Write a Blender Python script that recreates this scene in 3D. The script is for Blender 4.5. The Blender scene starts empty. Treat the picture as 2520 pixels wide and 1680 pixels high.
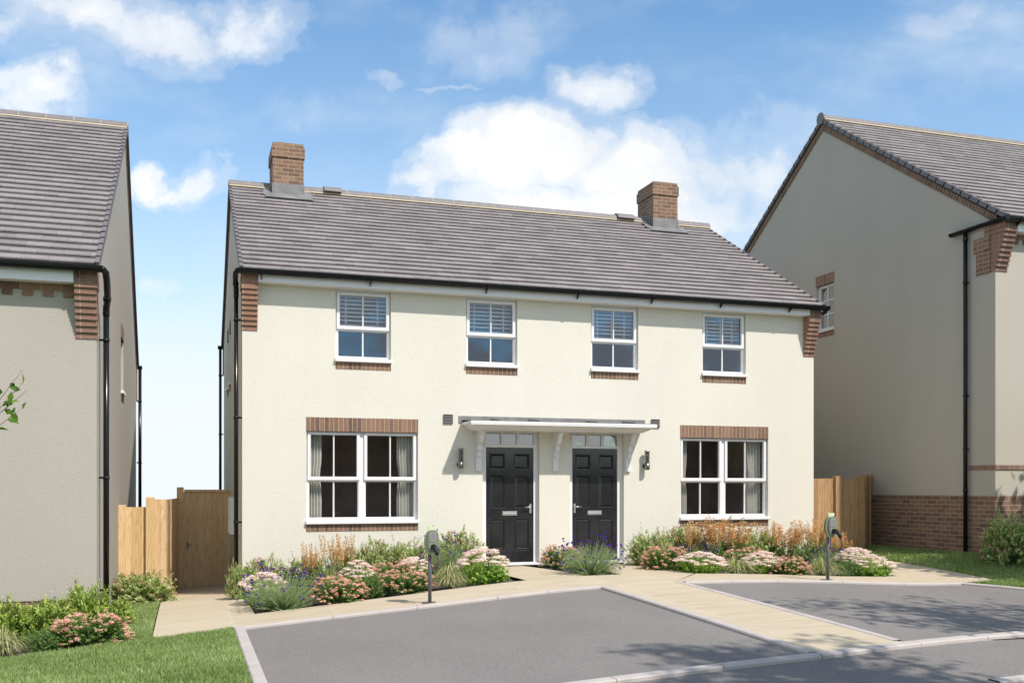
import bpy, math, random
import numpy as np
R = math.radians
random.seed(7); RNG = np.random.default_rng(11)
SC = bpy.context.scene
COL = SC.collection

# ------------------------------------------------------------------ tagging
def tag(o, label=None, cat=None, group=None, kind=None):
    if label: o['label'] = label
    if cat: o['category'] = cat
    if group: o['group'] = group
    if kind: o['kind'] = kind
    return o
def empty(name, loc, rz=0):
    o = bpy.data.objects.new(name, None); COL.objects.link(o)
    o.location = loc; o.rotation_euler = (0, 0, rz); o.empty_display_size = .1
    return o
def wloc(o):
    x = y = z = 0.
    while o is not None:
        x += o.location.x; y += o.location.y; z += o.location.z; o = o.parent
    return (x, y, z)

# ------------------------------------------------------------------ node helpers
class NT:
    def __init__(s, tree): s.t = tree
    def n(s, typ, **kw):
        nd = s.t.nodes.new(typ)
        for k, v in kw.items():
            if k == 'ins':
                for kk, vv in v.items():
                    sock = nd.inputs[kk]
                    if isinstance(vv, bpy.types.NodeSocket): s.t.links.new(vv, sock)
                    else: sock.default_value = vv
            else: setattr(nd, k, v)
        return nd
    def m(s, op, a, b=None, c=None, clamp=False):
        nd = s.n('ShaderNodeMath', operation=op, use_clamp=clamp)
        for i, v in enumerate((a, b, c)):
            if v is None: continue
            if isinstance(v, bpy.types.NodeSocket): s.t.links.new(v, nd.inputs[i])
            else: nd.inputs[i].default_value = v
        return nd.outputs[0]
    def ramp(s, fac, stops, interp='LINEAR'):
        nd = s.n('ShaderNodeValToRGB'); cr = nd.color_ramp; cr.interpolation = interp
        while len(cr.elements) > 1: cr.elements.remove(cr.elements[-1])
        cr.elements[0].position = stops[0][0]; cr.elements[0].color = (*stops[0][1], 1)
        for p, c in stops[1:]:
            e = cr.elements.new(p); e.color = (*c, 1)
        s.t.links.new(fac, nd.inputs[0]); return nd.outputs[0]
    def mix(s, fac, a, b, blend='MIX'):
        nd = s.n('ShaderNodeMix', data_type='RGBA', blend_type=blend)
        for sock, v in ((nd.inputs[0], fac), (nd.inputs[6], a), (nd.inputs[7], b)):
            if isinstance(v, bpy.types.NodeSocket): s.t.links.new(v, sock)
            elif isinstance(v, (int, float)): sock.default_value = v
            else: sock.default_value = (*v, 1)
        return nd.outputs[2]
    def noise(s, vec, scale, detail=3, rough=.5, out=0):
        nd = s.n('ShaderNodeTexNoise', ins={'Scale': scale, 'Detail': detail, 'Roughness': rough})
        if vec is not None: s.t.links.new(vec, nd.inputs['Vector'])
        return nd.outputs[out]
    def scale(s, vec, sc):
        return s.n('ShaderNodeVectorMath', operation='MULTIPLY', ins={0: vec, 1: sc}).outputs[0]
def newmat(name):
    m = bpy.data.materials.new(name); m.use_nodes = True
    t = NT(m.node_tree); p = m.node_tree.nodes['Principled BSDF']
    return m, t, p
def setp(t, p, **kw):
    names = {'col': 'Base Color', 'rough': 'Roughness', 'metal': 'Metallic', 'spec': 'Specular IOR Level', 'norm': 'Normal', 'coat': 'Coat Weight'}
    for k, v in kw.items():
        s = p.inputs[names[k]]
        if isinstance(v, bpy.types.NodeSocket): t.t.links.new(v, s)
        elif isinstance(v, tuple): s.default_value = (*v, 1)
        else: s.default_value = v
def bump(t, h, strength=.5, dist=.01):
    return t.n('ShaderNodeBump', ins={'Height': h, 'Strength': strength, 'Distance': dist}).outputs[0]
def objco(t): return t.n('ShaderNodeTexCoord').outputs['Object']
def uvco(t): return t.n('ShaderNodeTexCoord').outputs['UV']
def tint(t): return t.n('ShaderNodeAttribute', attribute_name='tint').outputs['Fac']

M = {}
def m_plain(name, col, rough=.5, metal=0., spec=.5, var=.06, bumpy=0., scale=12, coat=0.):
    m, t, p = newmat(name)
    c = objco(t); n = t.noise(c, scale, 4)
    a = tuple(max(0, x*(1-var)) for x in col); b = tuple(min(1, x*(1+var)) for x in col)
    setp(t, p, col=t.ramp(n, [(.3, a), (.7, b)]), rough=rough, metal=metal, spec=spec, coat=coat)
    if bumpy: setp(t, p, norm=bump(t, t.noise(c, scale*12, 2), bumpy, .004))
    M[name] = m; return m

def m_render(name, col, sc=52):
    m, t, p = newmat(name); c = objco(t)
    n1 = t.noise(c, sc, 3, .55); n2 = t.noise(c, sc*2.6, 2, .6); big = t.noise(t.scale(c, (1, 1, .45)), .8, 4, .6)
    n3 = t.n('ShaderNodeTexVoronoi', feature='F1', ins={'Vector': c, 'Scale': sc*1.25}).outputs['Distance']
    h = t.m('ADD', t.m('ADD', t.m('MULTIPLY', n1, .55), t.m('MULTIPLY', n2, .6)), t.m('MULTIPLY', n3, -.8))
    c0 = t.ramp(big, [(.3, tuple(x*.955 for x in col)), (.7, tuple(min(1, x*1.015) for x in col))])
    setp(t, p, col=c0, rough=.92, spec=.15, norm=bump(t, h, .85, .0048))
    M[name] = m; return m

def m_brick(name, w=.234, h=.078, mw=.011, dark=1.0, tone=.76, soldier=False, mortar=(.40, .34, .20)):
    m, t, p = newmat(name); uv = uvco(t)
    sp = t.n('ShaderNodeSeparateXYZ', ins={0: uv}); u, v = sp.outputs[0], sp.outputs[1]
    if soldier: v2 = t.m('ADD', v, 500.5); hh = 1000.
    else: v2 = t.m('ADD', v, 80*h); hh = h
    rv = t.m('DIVIDE', v2, hh); row = t.m('FLOOR', rv)
    par = t.m('MULTIPLY', t.m('MODULO', row, 2.), 0. if soldier else .5)
    cu = t.m('ADD', t.m('DIVIDE', t.m('ADD', u, 40*w), w), par); colm = t.m('FLOOR', cu)
    fu = t.m('MULTIPLY', t.m('FRACT', cu), w); fv = t.m('MULTIPLY', t.m('FRACT', rv), hh)
    mu = t.m('LESS_THAN', fu, mw); mv = t.m('LESS_THAN', fv, mw)
    mort = t.m('MAXIMUM', mu, mv)
    cv = t.n('ShaderNodeCombineXYZ', ins={0: colm, 1: row, 2: 0.}).outputs[0]
    wn = t.n('ShaderNodeTexWhiteNoise', noise_dimensions='3D', ins={'Vector': cv}).outputs['Value']
    k = tone
    br = t.ramp(wn, [(0, (.29*k, .175*k, .125*k)), (.22, (.36*k, .215*k, .155*k)), (.4, (.22*k, .125*k, .095*k)), (.62, (.39*k, .245*k, .185*k)),
                     (.76, (.34*k, .18*k, .12*k)), (.80, (.18*k, .115*k, .095*k)), (.93, (.24*k, .15*k, .12*k)), (1, (.15*k, .10*k, .09*k))])
    c = objco(t); sp1 = t.noise(c, 55, 3, .7); spk = t.ramp(sp1, [(.56, (0, 0, 0)), (.66, (1, 1, 1))])
    darkb = t.m('MULTIPLY', spk, t.m('GREATER_THAN', wn, .72))
    br = t.mix(t.m('MULTIPLY', darkb, .8), br, (.055, .055, .075))
    br = t.mix(.28, br, t.ramp(t.noise(c, 30, 4), [(.3, (.2*k, .1*k, .075*k)), (.7, (.5*k, .29*k, .22*k))]))
    out = t.mix(mort, br, mortar)
    hgt = t.m('ADD', t.m('SUBTRACT', 1., mort), t.m('MULTIPLY', sp1, .25))
    setp(t, p, col=out, rough=.85, spec=.25, norm=bump(t, hgt, .6, .006))
    M[name] = m; return m

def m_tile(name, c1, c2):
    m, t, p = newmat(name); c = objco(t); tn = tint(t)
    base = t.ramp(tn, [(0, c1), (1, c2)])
    big = t.noise(c, 1.6, 4, .6); f = t.noise(c, 60, 2)
    base = t.mix(.55, base, t.ramp(big, [(.3, (.72, .70, .70)), (.72, (1.22, 1.2, 1.2))]), 'MULTIPLY')
    base = t.mix(.12, base, t.ramp(f, [(.35, (.05, .05, .05)), (.65, (.5, .48, .46))]))
    setp(t, p, col=base, rough=.62, spec=.4, norm=bump(t, f, .2, .002))
    M[name] = m; return m

def m_wood(name, c1, c2, c3):
    m, t, p = newmat(name); uv = uvco(t); tn = tint(t)
    sp = t.n('ShaderNodeSeparateXYZ', ins={0: uv})
    v = t.n('ShaderNodeCombineXYZ', ins={0: t.m('MULTIPLY', sp.outputs[0], 9.), 1: t.m('MULTIPLY', sp.outputs[1], .85), 2: t.m('MULTIPLY', tn, 37.)}).outputs[0]
    d = t.n('ShaderNodeTexNoise', ins={'Vector': v, 'Scale': 1.2, 'Detail': 3.})
    rings = t.m('FRACT', t.m('MULTIPLY', d.outputs[0], 8.))
    v2 = t.n('ShaderNodeCombineXYZ', ins={0: t.m('MULTIPLY', sp.outputs[0], 90.), 1: t.m('MULTIPLY', sp.outputs[1], 3.), 2: tn}).outputs[0]
    fine = t.noise(v2, 1.3, 3, .6)
    base = t.ramp(tn, [(0, c1), (1, c2)])
    base = t.mix(t.m('MULTIPLY', t.ramp(rings, [(0, (.9, .9, .9)), (.4, (0, 0, 0)), (1, (.1, .1, .1))]), .6), base, c3)
    base = t.mix(t.m('MULTIPLY', t.ramp(fine, [(.42, (1, 1, 1)), (.6, (0, 0, 0))]), .3), base, c3)
    setp(t, p, col=base, rough=.68, spec=.3, norm=bump(t, fine, .3, .002))
    M[name] = m; return m

def m_leaf(name, stops, rough=.5, trans=.28, spec=.35):
    m, t, p = newmat(name); tn = tint(t)
    c = t.ramp(tn, stops)
    setp(t, p, col=c, rough=rough, spec=spec)
    tr = t.n('ShaderNodeBsdfTranslucent', ins={'Color': c})
    mx = t.n('ShaderNodeMixShader', ins={0: trans, 1: p.outputs[0], 2: tr.outputs[0]})
    t.t.links.new(mx.outputs[0], t.t.nodes['Material Output'].inputs['Surface'])
    M[name] = m; return m

def m_glass(name, base=.08, tintc=(1, 1, 1)):
    m, t, p = newmat(name); t.t.nodes.remove(p)
    fr = t.m('POWER', t.n('ShaderNodeLayerWeight', ins={'Blend': .5}).outputs['Facing'], 4.)
    fac = t.m('ADD', t.m('MULTIPLY', fr, .8), base+.05, clamp=True)
    c = objco(t); b = bump(t, t.noise(c, 1.4, 2), .06, .02)
    gl = t.n('ShaderNodeBsdfGlossy', ins={'Roughness': .01, 'Color': (*tintc, 1), 'Normal': b})
    tr = t.n('ShaderNodeBsdfTransparent', ins={'Color': (.86, .89, .88, 1)})
    mx = t.n('ShaderNodeMixShader', ins={0: fac, 1: tr.outputs[0], 2: gl.outputs[0]})
    t.t.links.new(mx.outputs[0], t.t.nodes['Material Output'].inputs['Surface'])
    M[name] = m; return m

def m_asphalt(name, col):
    m, t, p = newmat(name); c = objco(t)
    f = t.n('ShaderNodeTexVoronoi', ins={'Vector': c, 'Scale': 95.}).outputs['Color']
    fs = t.n('ShaderNodeSeparateColor', ins={0: f}).outputs[0]
    n = t.noise(c, 140, 2, .7); big = t.noise(t.scale(c, (1, .55, 1)), .9, 5, .6)
    a = t.ramp(fs, [(0, tuple(x*.62 for x in col)), (.6, col), (1, tuple(x*1.55 for x in col))])
    a = t.mix(.4, a, t.ramp(n, [(.35, tuple(x*.5 for x in col)), (.65, tuple(x*1.5 for x in col))]))
    a = t.mix(.35, a, t.ramp(big, [(.32, tuple(x*.8 for x in col)), (.68, tuple(x*1.24 for x in col))]))
    setp(t, p, col=a, rough=.85, spec=.3, norm=bump(t, t.m('ADD', fs, n), .5, .005))
    M[name] = m; return m

def m_paving(name):
    m, t, p = newmat(name); c = objco(t)
    sp = t.n('ShaderNodeSeparateXYZ', ins={0: c})
    W = 1.22; H = .94
    fy = t.m('DIVIDE', t.m('ADD', sp.outputs[1], 4.04+10*H), H); row = t.m('FLOOR', fy)
    fx = t.m('DIVIDE', t.m('ADD', sp.outputs[0], 12.5), W); colm = t.m('FLOOR', fx)
    ju = t.m('LESS_THAN', t.m('MULTIPLY', t.m('FRACT', fx), W), .009); jv = t.m('LESS_THAN', t.m('MULTIPLY', t.m('FRACT', fy), H), .006)
    cv = t.n('ShaderNodeCombineXYZ', ins={0: colm, 1: row, 2: 0.}).outputs[0]
    wn = t.n('ShaderNodeTexWhiteNoise', ins={'Vector': cv}).outputs['Value']
    base = t.ramp(wn, [(0, (.50, .405, .29)), (.5, (.53, .45, .33)), (1, (.49, .415, .29))])
    v = t.n('ShaderNodeVectorMath', operation='ADD', ins={0: t.scale(c, (1., 5., 1)), 1: t.scale(cv, (3.1, 7.7, 0))}).outputs[0]
    vein = t.noise(v, 1.3, 6, .62)
    base = t.mix(.55, base, t.ramp(vein, [(.3, (.42, .335, .235)), (.5, (.52, .44, .315)), (.72, (.59, .51, .385))]))
    base = t.mix(t.m('MULTIPLY', t.m('MAXIMUM', ju, t.m('MULTIPLY', jv, .5)), .55), base, (.62, .60, .56))
    spk = t.ramp(t.noise(c, 21, 2), [(.68, (0, 0, 0)), (.75, (1, 1, 1))])
    base = t.mix(t.m('MULTIPLY', spk, .18), base, (.2, .17, .13))
    setp(t, p, col=base, rough=.8, spec=.25, norm=bump(t, vein, .25, .01))
    M[name] = m; return m

def m_kerb(name):
    m, t, p = newmat(name); c = objco(t)
    n = t.noise(c, 120, 3, .7); b = t.noise(c, 3, 4)
    a = t.ramp(n, [(.3, (.42, .375, .345)), (.7, (.55, .505, .475))]); a = t.mix(.4, a, t.ramp(b, [(.3, (.42, .37, .34)), (.7, (.57, .52, .485))]))
    setp(t, p, col=a, rough=.85, spec=.2, norm=bump(t, n, .35, .004)); M[name] = m

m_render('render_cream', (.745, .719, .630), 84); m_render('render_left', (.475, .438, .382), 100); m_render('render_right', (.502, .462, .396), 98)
m_brick('brick'); m_brick('brick_soldier', w=.075, soldier=True); m_brick('brick_plinth', tone=.72); m_brick('brick_verge', w=.078, soldier=True, tone=.6)
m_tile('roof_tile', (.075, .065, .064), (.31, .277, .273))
m_plain('tile_side', (.17, .155, .16), .6, var=.15); m_plain('ridge_tile', (.20, .182, .182), .6, var=.14, bumpy=.2)
m_plain('mortar', (.46, .39, .27), .9, bumpy=.4); m_plain('lead', (.20, .20, .197), .55, var=.22, scale=5)
m_plain('white_upvc', (.80, .79, .80), .32, var=.012); m_plain('white_timber', (.78, .77, .77), .42, var=.02, scale=4)
m_plain('black_plastic', (.010, .010, .011), .2, spec=.3); m_plain('door_paint', (.022, .022, .025), .13, spec=.8, var=.2, scale=3, bumpy=.03)
m_plain('steel', (.26, .26, .26), .32, metal=1., var=.05); m_plain('satin_steel', (.62, .63, .60), .38, metal=.9, var=.04)
m_plain('curtain', (.74, .71, .66), .9, var=.04); m_plain('blind', (.60, .61, .62), .6, var=.02)
m_plain('interior', (.55, .46, .44), .9, var=.25, scale=1.5); m_plain('vent_plastic', (.15, .14, .145), .5)
m_plain('meter_box', (.72, .71, .70), .45, var=.02)
m_wood('oak_light', (.66, .46, .23), (.78, .58, .33), (.40, .23, .09)); m_wood('oak_gate', (.80, .56, .31), (.86, .66, .41), (.44, .25, .11))
m_wood('oak_mid', (.42, .255, .12), (.54, .345, .18), (.20, .10, .04))
m_plain('charger_tab', (.60, .74, .44), .4, var=.03); m_plain('charger_green', (.33, .50, .22), .4, var=.03); m_plain('charger_green_dark', (.10, .28, .085), .4, var=.05); m_plain('charger_grey', (.19, .17, .172), .42, var=.04)
m_plain('charger_black', (.006, .006, .006), .6); m_plain('charger_screen', (.24, .225, .225), .3, var=.03)
m_plain('cable_purple', (.10, .028, .085), .4); m_plain('post_grey', (.135, .13, .14), .45, var=.05)
m_plain('steel_dark', (.20, .21, .22), .4, metal=.7); m_plain('charger_dark', (.018, .03, .017), .4)
m_glass('glass_upper', .10, (.66, .77, .94)); m_glass('glass_lower', .05)
m_plain('lamp_clear', (.55, .53, .5), .15, spec=.8)
m_asphalt('asphalt', (.218, .202, .189)); m_paving('paving'); m_kerb('kerb')
m_plain('soil', (.055, .045, .04), .95, var=.6, bumpy=1., scale=30)
m_plain('turf_soil', (.12, .165, .05), .95, var=.35, scale=9)
m_leaf('grass_blade', [(0, (.16, .24, .055)), (.45, (.29, .40, .115)), (.8, (.42, .52, .20)), (1, (.65, .68, .41))], trans=.3)
m_leaf('leaf_variegated', [(0, (.13, .22, .035)), (.35, (.26, .38, .075)), (.65, (.46, .56, .18)), (1, (.78, .80, .48))])
m_leaf('leaf_spirea', [(0, (.07, .14, .025)), (.5, (.14, .25, .05)), (1, (.28, .42, .10))])
m_leaf('leaf_spirea_grey', [(0, (.09, .16, .04)), (.5, (.19, .29, .08)), (1, (.36, .46, .18))])
m_leaf('leaf_sedum', [(0, (.12, .24, .02)), (.5, (.22, .40, .04)), (1, (.33, .52, .09))])
m_leaf('leaf_box', [(0, (.08, .17, .04)), (.5, (.17, .30, .075)), (1, (.30, .45, .14))])
m_leaf('leaf_laurel', [(0, (.11, .20, .03)), (.45, (.28, .40, .06)), (.8, (.48, .58, .12)), (1, (.66, .72, .28))])
m_leaf('leaf_silver', [(0, (.18, .26, .10)), (.5, (.32, .42, .18)), (1, (.52, .61, .34))])
m_leaf('leaf_sedge', [(0, (.12, .17, .04)), (.4, (.30, .34, .12)), (.7, (.58, .54, .27)), (1, (.74, .69, .42))])
m_leaf('leaf_stem', [(0, (.08, .14, .04)), (1, (.20, .28, .09))])
m_leaf('petal_coral', [(0, (.80, .27, .19)), (.5, (.92, .46, .35)), (1, (.97, .68, .57))], trans=.2)
m_leaf('petal_blush', [(0, (.66, .38, .30)), (.3, (.92, .70, .61)), (1, (.98, .87, .80))], trans=.2)
m_leaf('petal_orange', [(0, (.55, .22, .07)), (.5, (.80, .42, .16)), (1, (.92, .66, .36))], trans=.2)
m_leaf('petal_purple', [(0, (.05, .006, .20)), (1, (.12, .02, .42))], trans=.15)
m_leaf('petal_pink', [(0, (.50, .13, .19)), (1, (.74, .33, .38))], trans=.2)
m_leaf('petal_red', [(0, (.6, .06, .03)), (1, (.8, .15, .08))], trans=.2)
m_leaf('petal_white', [(0, (.75, .75, .7)), (1, (.85, .85, .8))], trans=.1)
m_leaf('leaf_tree', [(0, (.05, .11, .015)), (.6, (.13, .26, .03)), (1, (.30, .45, .07))], trans=.35)
m_plain('bark', (.16, .12, .09), .9, var=.3, bumpy=.8)

# ------------------------------------------------------------------ mesh builder
class MB:
    def __init__(s): s.v = []; s.f = []; s.t = []; s.sm = []
    def face(s, pts, tint=.5, smooth=False):
        i = len(s.v); s.v += [tuple(p) for p in pts]; s.f.append(tuple(range(i, i+len(pts)))); s.t.append(tint); s.sm.append(smooth)
    def box(s, x0, x1, y0, y1, z0, z1, tint=.5, skip=''):
        p = [(x0, y0, z0), (x1, y0, z0), (x1, y1, z0), (x0, y1, z0), (x0, y0, z1), (x1, y0, z1), (x1, y1, z1), (x0, y1, z1)]
        for nm, q in (('f', (0, 1, 5, 4)), ('r', (1, 2, 6, 5)), ('b', (2, 3, 7, 6)), ('l', (3, 0, 4, 7)), ('t', (4, 5, 6, 7)), ('d', (3, 2, 1, 0))):
            if nm not in skip: s.face([p[k] for k in q], tint)
    def bev(s, x0, x1, y0, y1, z0, z1, b=.006, tint=.5):
        "box with front (-y) edges chamfered"
        A = [(x0, z0), (x1, z0), (x1, z1), (x0, z1)]; B = [(x0+b, z0+b), (x1-b, z0+b), (x1-b, z1-b), (x0+b, z1-b)]
        s.face([(x, y0, z) for x, z in B], tint)
        for i in range(4):
            j = (i+1) % 4
            s.face([(A[i][0], y0+b, A[i][1]), (A[j][0], y0+b, A[j][1]), (B[j][0], y0, B[j][1]), (B[i][0], y0, B[i][1])], tint)
            s.face([(A[j][0], y0+b, A[j][1]), (A[i][0], y0+b, A[i][1]), (A[i][0], y1, A[i][1]), (A[j][0], y1, A[j][1])], tint)
        s.face([(x, y1, z) for x, z in reversed(A)], tint)
    def prism(s, poly, axis, a0, a1, tint=.5):
        "poly 2d list extruded: axis 'x' -> poly (y,z); 'y' -> (x,z); 'z' -> (x,y)"
        def P(p, a): return (a, p[0], p[1]) if axis == 'x' else ((p[0], a, p[1]) if axis == 'y' else (p[0], p[1], a))
        n = len(poly); ar = sum(poly[i][0]*poly[(i+1) % n][1]-poly[(i+1) % n][0]*poly[i][1] for i in range(n))
        if axis == 'y': ar = -ar
        if ar < 0: poly = list(reversed(poly))
        s.face([P(p, a1) for p in poly], tint); s.face([P(p, a0) for p in reversed(poly)], tint)
        for i in range(n):
            j = (i+1) % n; s.face([P(poly[i], a0), P(poly[j], a0), P(poly[j], a1), P(poly[i], a1)], tint)
    def tube(s, pts, r, n=12, cap=True, tint=.5):
        pts = [np.array(p, float) for p in pts]; rr = r if hasattr(r, '__len__') else [r]*len(pts)
        rings = []; up = np.array((0., 0., 1.)); prev = None
        for i, p in enumerate(pts):
            d = pts[min(i+1, len(pts)-1)]-pts[max(i-1, 0)]; d /= np.linalg.norm(d)+1e-9
            a = prev if prev is not None else (np.cross(d, up) if abs(d[2]) < .9 else np.array((1., 0, 0)))
            a = a-d*np.dot(a, d); a /= np.linalg.norm(a)+1e-9; prev = a; b = np.cross(d, a)
            rings.append([p+rr[i]*(math.cos(k*2*math.pi/n)*a+math.sin(k*2*math.pi/n)*b) for k in range(n)])
        base = len(s.v)
        for rg in rings: s.v += [tuple(q) for q in rg]
        for i in range(len(rings)-1):
            for k in range(n):
                k2 = (k+1) % n; s.f.append((base+i*n+k, base+i*n+k2, base+(i+1)*n+k2, base+(i+1)*n+k)); s.t.append(tint); s.sm.append(True)
        if cap:
            s.f.append(tuple(base+k for k in reversed(range(n)))); s.t.append(tint); s.sm.append(False)
            s.f.append(tuple(base+(len(rings)-1)*n+k for k in range(n))); s.t.append(tint); s.sm.append(False)
    def build(s, name, mat, parent=None, world=True):
        V = np.array(s.v, float)
        me = bpy.data.meshes.new(name)
        off = np.array(wloc(parent)) if (parent is not None and world) else np.zeros(3)
        me.from_pydata([tuple(p) for p in (V-off)], [], s.f)
        uv = me.uv_layers.new(name='UVMap'); buf = np.zeros((len(me.loops), 2)); k = 0
        for f in s.f:
            q = V[list(f)]; n = np.zeros(3)
            for i in range(len(q)): n += np.cross(q[i]-q[0], q[(i+1) % len(q)]-q[0])
            a = int(np.argmax(np.abs(n)))
            c = (1, 2) if a == 0 else ((0, 2) if a == 1 else (0, 1))
            buf[k:k+len(f)] = q[:, c]; k += len(f)
        uv.data.foreach_set('uv', buf.ravel())
        at = me.attributes.new('tint', 'FLOAT', 'FACE'); at.data.foreach_set('value', np.array(s.t, float))
        me.polygons.foreach_set('use_smooth', s.sm)
        me.materials.append(M[mat]); me.update()
        o = bpy.data.objects.new(name, me); COL.objects.link(o)
        if parent is not None: o.parent = parent
        return o
def fastmesh(name, V, F, T, mat, parent=None, smooth=False):
    "V (n,3) F (m,k) T (m,)"
    me = bpy.data.meshes.new(name); k = F.shape[1]
    me.vertices.add(len(V)); me.vertices.foreach_set('co', V.astype(np.float32).ravel())
    me.loops.add(F.size); me.loops.foreach_set('vertex_index', F.astype(np.int32).ravel())
    me.polygons.add(len(F)); me.polygons.foreach_set('loop_start', np.arange(0, F.size, k, dtype=np.int32))
    me.polygons.foreach_set('loop_total', np.full(len(F), k, dtype=np.int32))
    at = me.attributes.new('tint', 'FLOAT', 'FACE'); at.data.foreach_set('value', T.astype(np.float32))
    me.materials.append(M[mat]); me.update(calc_edges=True); me.validate()
    o = bpy.data.objects.new(name, me); COL.objects.link(o)
    if parent is not None: o.parent = parent
    return o

# ------------------------------------------------------------------ ground height
CP = np.array([(-.27,-4.1,-.31),(2.08,-4.,-.125),(4.4,-4.1,.03),(5.5,-4.1,.055),(7.92,-4.,-.0),(10.1,-4.1,-.09),(4.4,-8.4,-.105),(-.27,-8.5,-.31),
 (7.4,-8.2,-.12),(0,0,-.33),(2,-.1,-.17),(4.4,0,-.01),(6,0,-.01),(10.44,0,.06),(12.3,-2.5,.165),(12.3,.8,.17),(11.4,-1.2,.09),(-.5,3.7,-.56),(-1.85,0,-.46),(3.7,-2.95,.03),(9.9,-2.95,-.085),
 (-1.2,-4.1,-.40),(-3,-4.4,-.46),(-3,-9,-.42),(1.8,-10,-.25),(6,-11,-.22),(-12,-4,-.6),(-12,8,-.8),(18,-3,.2),(18,8,.2),(5,-22,-.3),(-12,-20,-.5),(18,-20,-.3),(5,12,-.6),(0,8.5,-.65),(11,8,0.),(13,-4.6,-.12)])
def _tps(r): return np.where(r > 1e-9, r*r*np.log(np.maximum(r, 1e-9)), 0)
_n = len(CP); _K = _tps(np.linalg.norm(CP[:, None, :2]-CP[None, :, :2], axis=2))+np.eye(_n)*.25
_P = np.c_[np.ones(_n), CP[:, :2]]
_A = np.block([[_K, _P], [_P.T, np.zeros((3, 3))]]); _W = np.linalg.solve(_A, np.r_[CP[:, 2], 0, 0, 0])
def gnd(x, y):
    x = np.atleast_1d(np.asarray(x, float)); y = np.atleast_1d(np.asarray(y, float)); sh = x.shape
    x = x.ravel(); y = y.ravel()
    xc = np.clip(x, -12, 18); yc = np.clip(y, -22, 12)
    r = np.hypot(xc[:, None]-CP[None, :, 0], yc[:, None]-CP[None, :, 1])
    z = _tps(r)@_W[:_n]+_W[_n]+_W[_n+1]*xc+_W[_n+2]*yc
    z = z-np.maximum(y-12, 0)*.055
    return z.reshape(sh)
def g1(x, y): return float(gnd(x, y)[0])

def clip_half(poly, ax, val, keep_less):
    out = []
    for i in range(len(poly)):
        a, b = poly[i], poly[(i+1) % len(poly)]
        ia = (a[ax] <= val+1e-9) if keep_less else (a[ax] >= val-1e-9); ib = (b[ax] <= val+1e-9) if keep_less else (b[ax] >= val-1e-9)
        if ia: out.append(a)
        if ia != ib:
            t = (val-a[ax])/(b[ax]-a[ax]); q = [a[0]+t*(b[0]-a[0]), a[1]+t*(b[1]-a[1])]; q[ax] = val; out.append(tuple(q))
    return out
def sheet(name, polys, dz, mat, cell=.5, kind='structure'):
    mb = MB()
    for poly in polys:
        xs = [p[0] for p in poly]; ys = [p[1] for p in poly]
        ar = sum(poly[i][0]*poly[(i+1) % len(poly)][1]-poly[(i+1) % len(poly)][0]*poly[i][1] for i in range(len(poly)))
        if ar < 0: poly = poly[::-1]
        ix = range(math.floor(min(xs)/cell), math.ceil(max(xs)/cell)); iy = range(math.floor(min(ys)/cell), math.ceil(max(ys)/cell))
        for i in ix:
            c1 = clip_half(clip_half(poly, 0, i*cell, False), 0, (i+1)*cell, True) if poly else []
            if len(c1) < 3: continue
            for j in iy:
                c = clip_half(clip_half(c1, 1, j*cell, False), 1, (j+1)*cell, True)
                if len(c) >= 3:
                    z = gnd([p[0] for p in c], [p[1] for p in c])+dz
                    mb.face([(p[0], p[1], zz) for p, zz in zip(c, z)], .5, True)
    o = mb.build(name, mat)
    return tag(o, kind=kind)

# ================================================================== SETTING
def terrain():
    def axis(lo, hi, flo, fhi, st):
        a = list(np.arange(flo, fhi+.01, st)); s = st; x = fhi
        while x < hi: s *= 1.5; x += s; a.append(min(x, hi))
        s = st; x = flo
        while x > lo: s *= 1.5; x -= s; a.insert(0, max(x, lo))
        return np.array(a)
    X = axis(-260, 260, -14, 20, .5); Y = axis(-160, 420, -22, 14, .5)
    gx, gy = np.meshgrid(X, Y); z = gnd(gx, gy)-.075
    V = np.c_[gx.ravel(), gy.ravel(), z.ravel()]; nx = len(X)
    i, j = np.meshgrid(np.arange(nx-1), np.arange(len(Y)-1)); b = (j*nx+i).ravel()
    F = np.c_[b, b+1, b+nx+1, b+nx]
    o = fastmesh('ground', V, F, np.full(len(F), .5), 'turf_soil'); tag(o, kind='structure')
terrain()
YK = -4.1
# kerb centre lines (world x, y)
def front_y(x): return -8.95+ (x-1.8)*.11 if x > 4.3 else -8.95+(x-1.8)*.09
bayL = [(-.24, YK+.0), (-.24, -16.), (-.30, -16.)]
road_poly = [(-.1, -8.75), (-.1, -17), (22, -17), (22, -8.75)]
sheet('parking_bay', [[(-.25, YK), (4.34, YK), (4.34, -8.85), (-.25, -9.0)]], -.03, 'asphalt')
sheet('parking_bay', [[(5.5, YK), (10.15, YK), (12.3, -7.72), (10.1, -8.35), (5.5, -8.55)]], -.03, 'asphalt')
sheet('road', [[(-.25, -9.0), (-.25, -19), (26, -19), (26, -6.6), (10.1, -8.35), (5.5, -8.58), (4.34, -8.85)]], -.034, 'asphalt')
PATHS = [[(-1.2, 3.62), (-1.2, YK), (0, YK), (0, 3.62)], [(0, -3.05), (0, YK), (4.4, YK), (3.75, -2.95)],
 [(3.75, -2.95), (4.4, YK), (5.45, YK), (6.4, -2.85), (6.4, -.01), (5.2, -.01), (5.2, -2.85), (4.62, -2.85)],
 [(3.7, -.01), (3.7, -2.95), (4.62, -2.85), (4.62, -.01)],
 [(5.45, YK), (10.1, YK), (9.95, -2.95), (6.4, -2.9)], [(9.95, -2.95), (10.1, YK), (10.9, YK+.04), (10.9, -2.95)],
 [(9.95, -2.95), (10.9, -2.95), (10.9, 2), (9.6, 2), (9.6, -.01)]]
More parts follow.
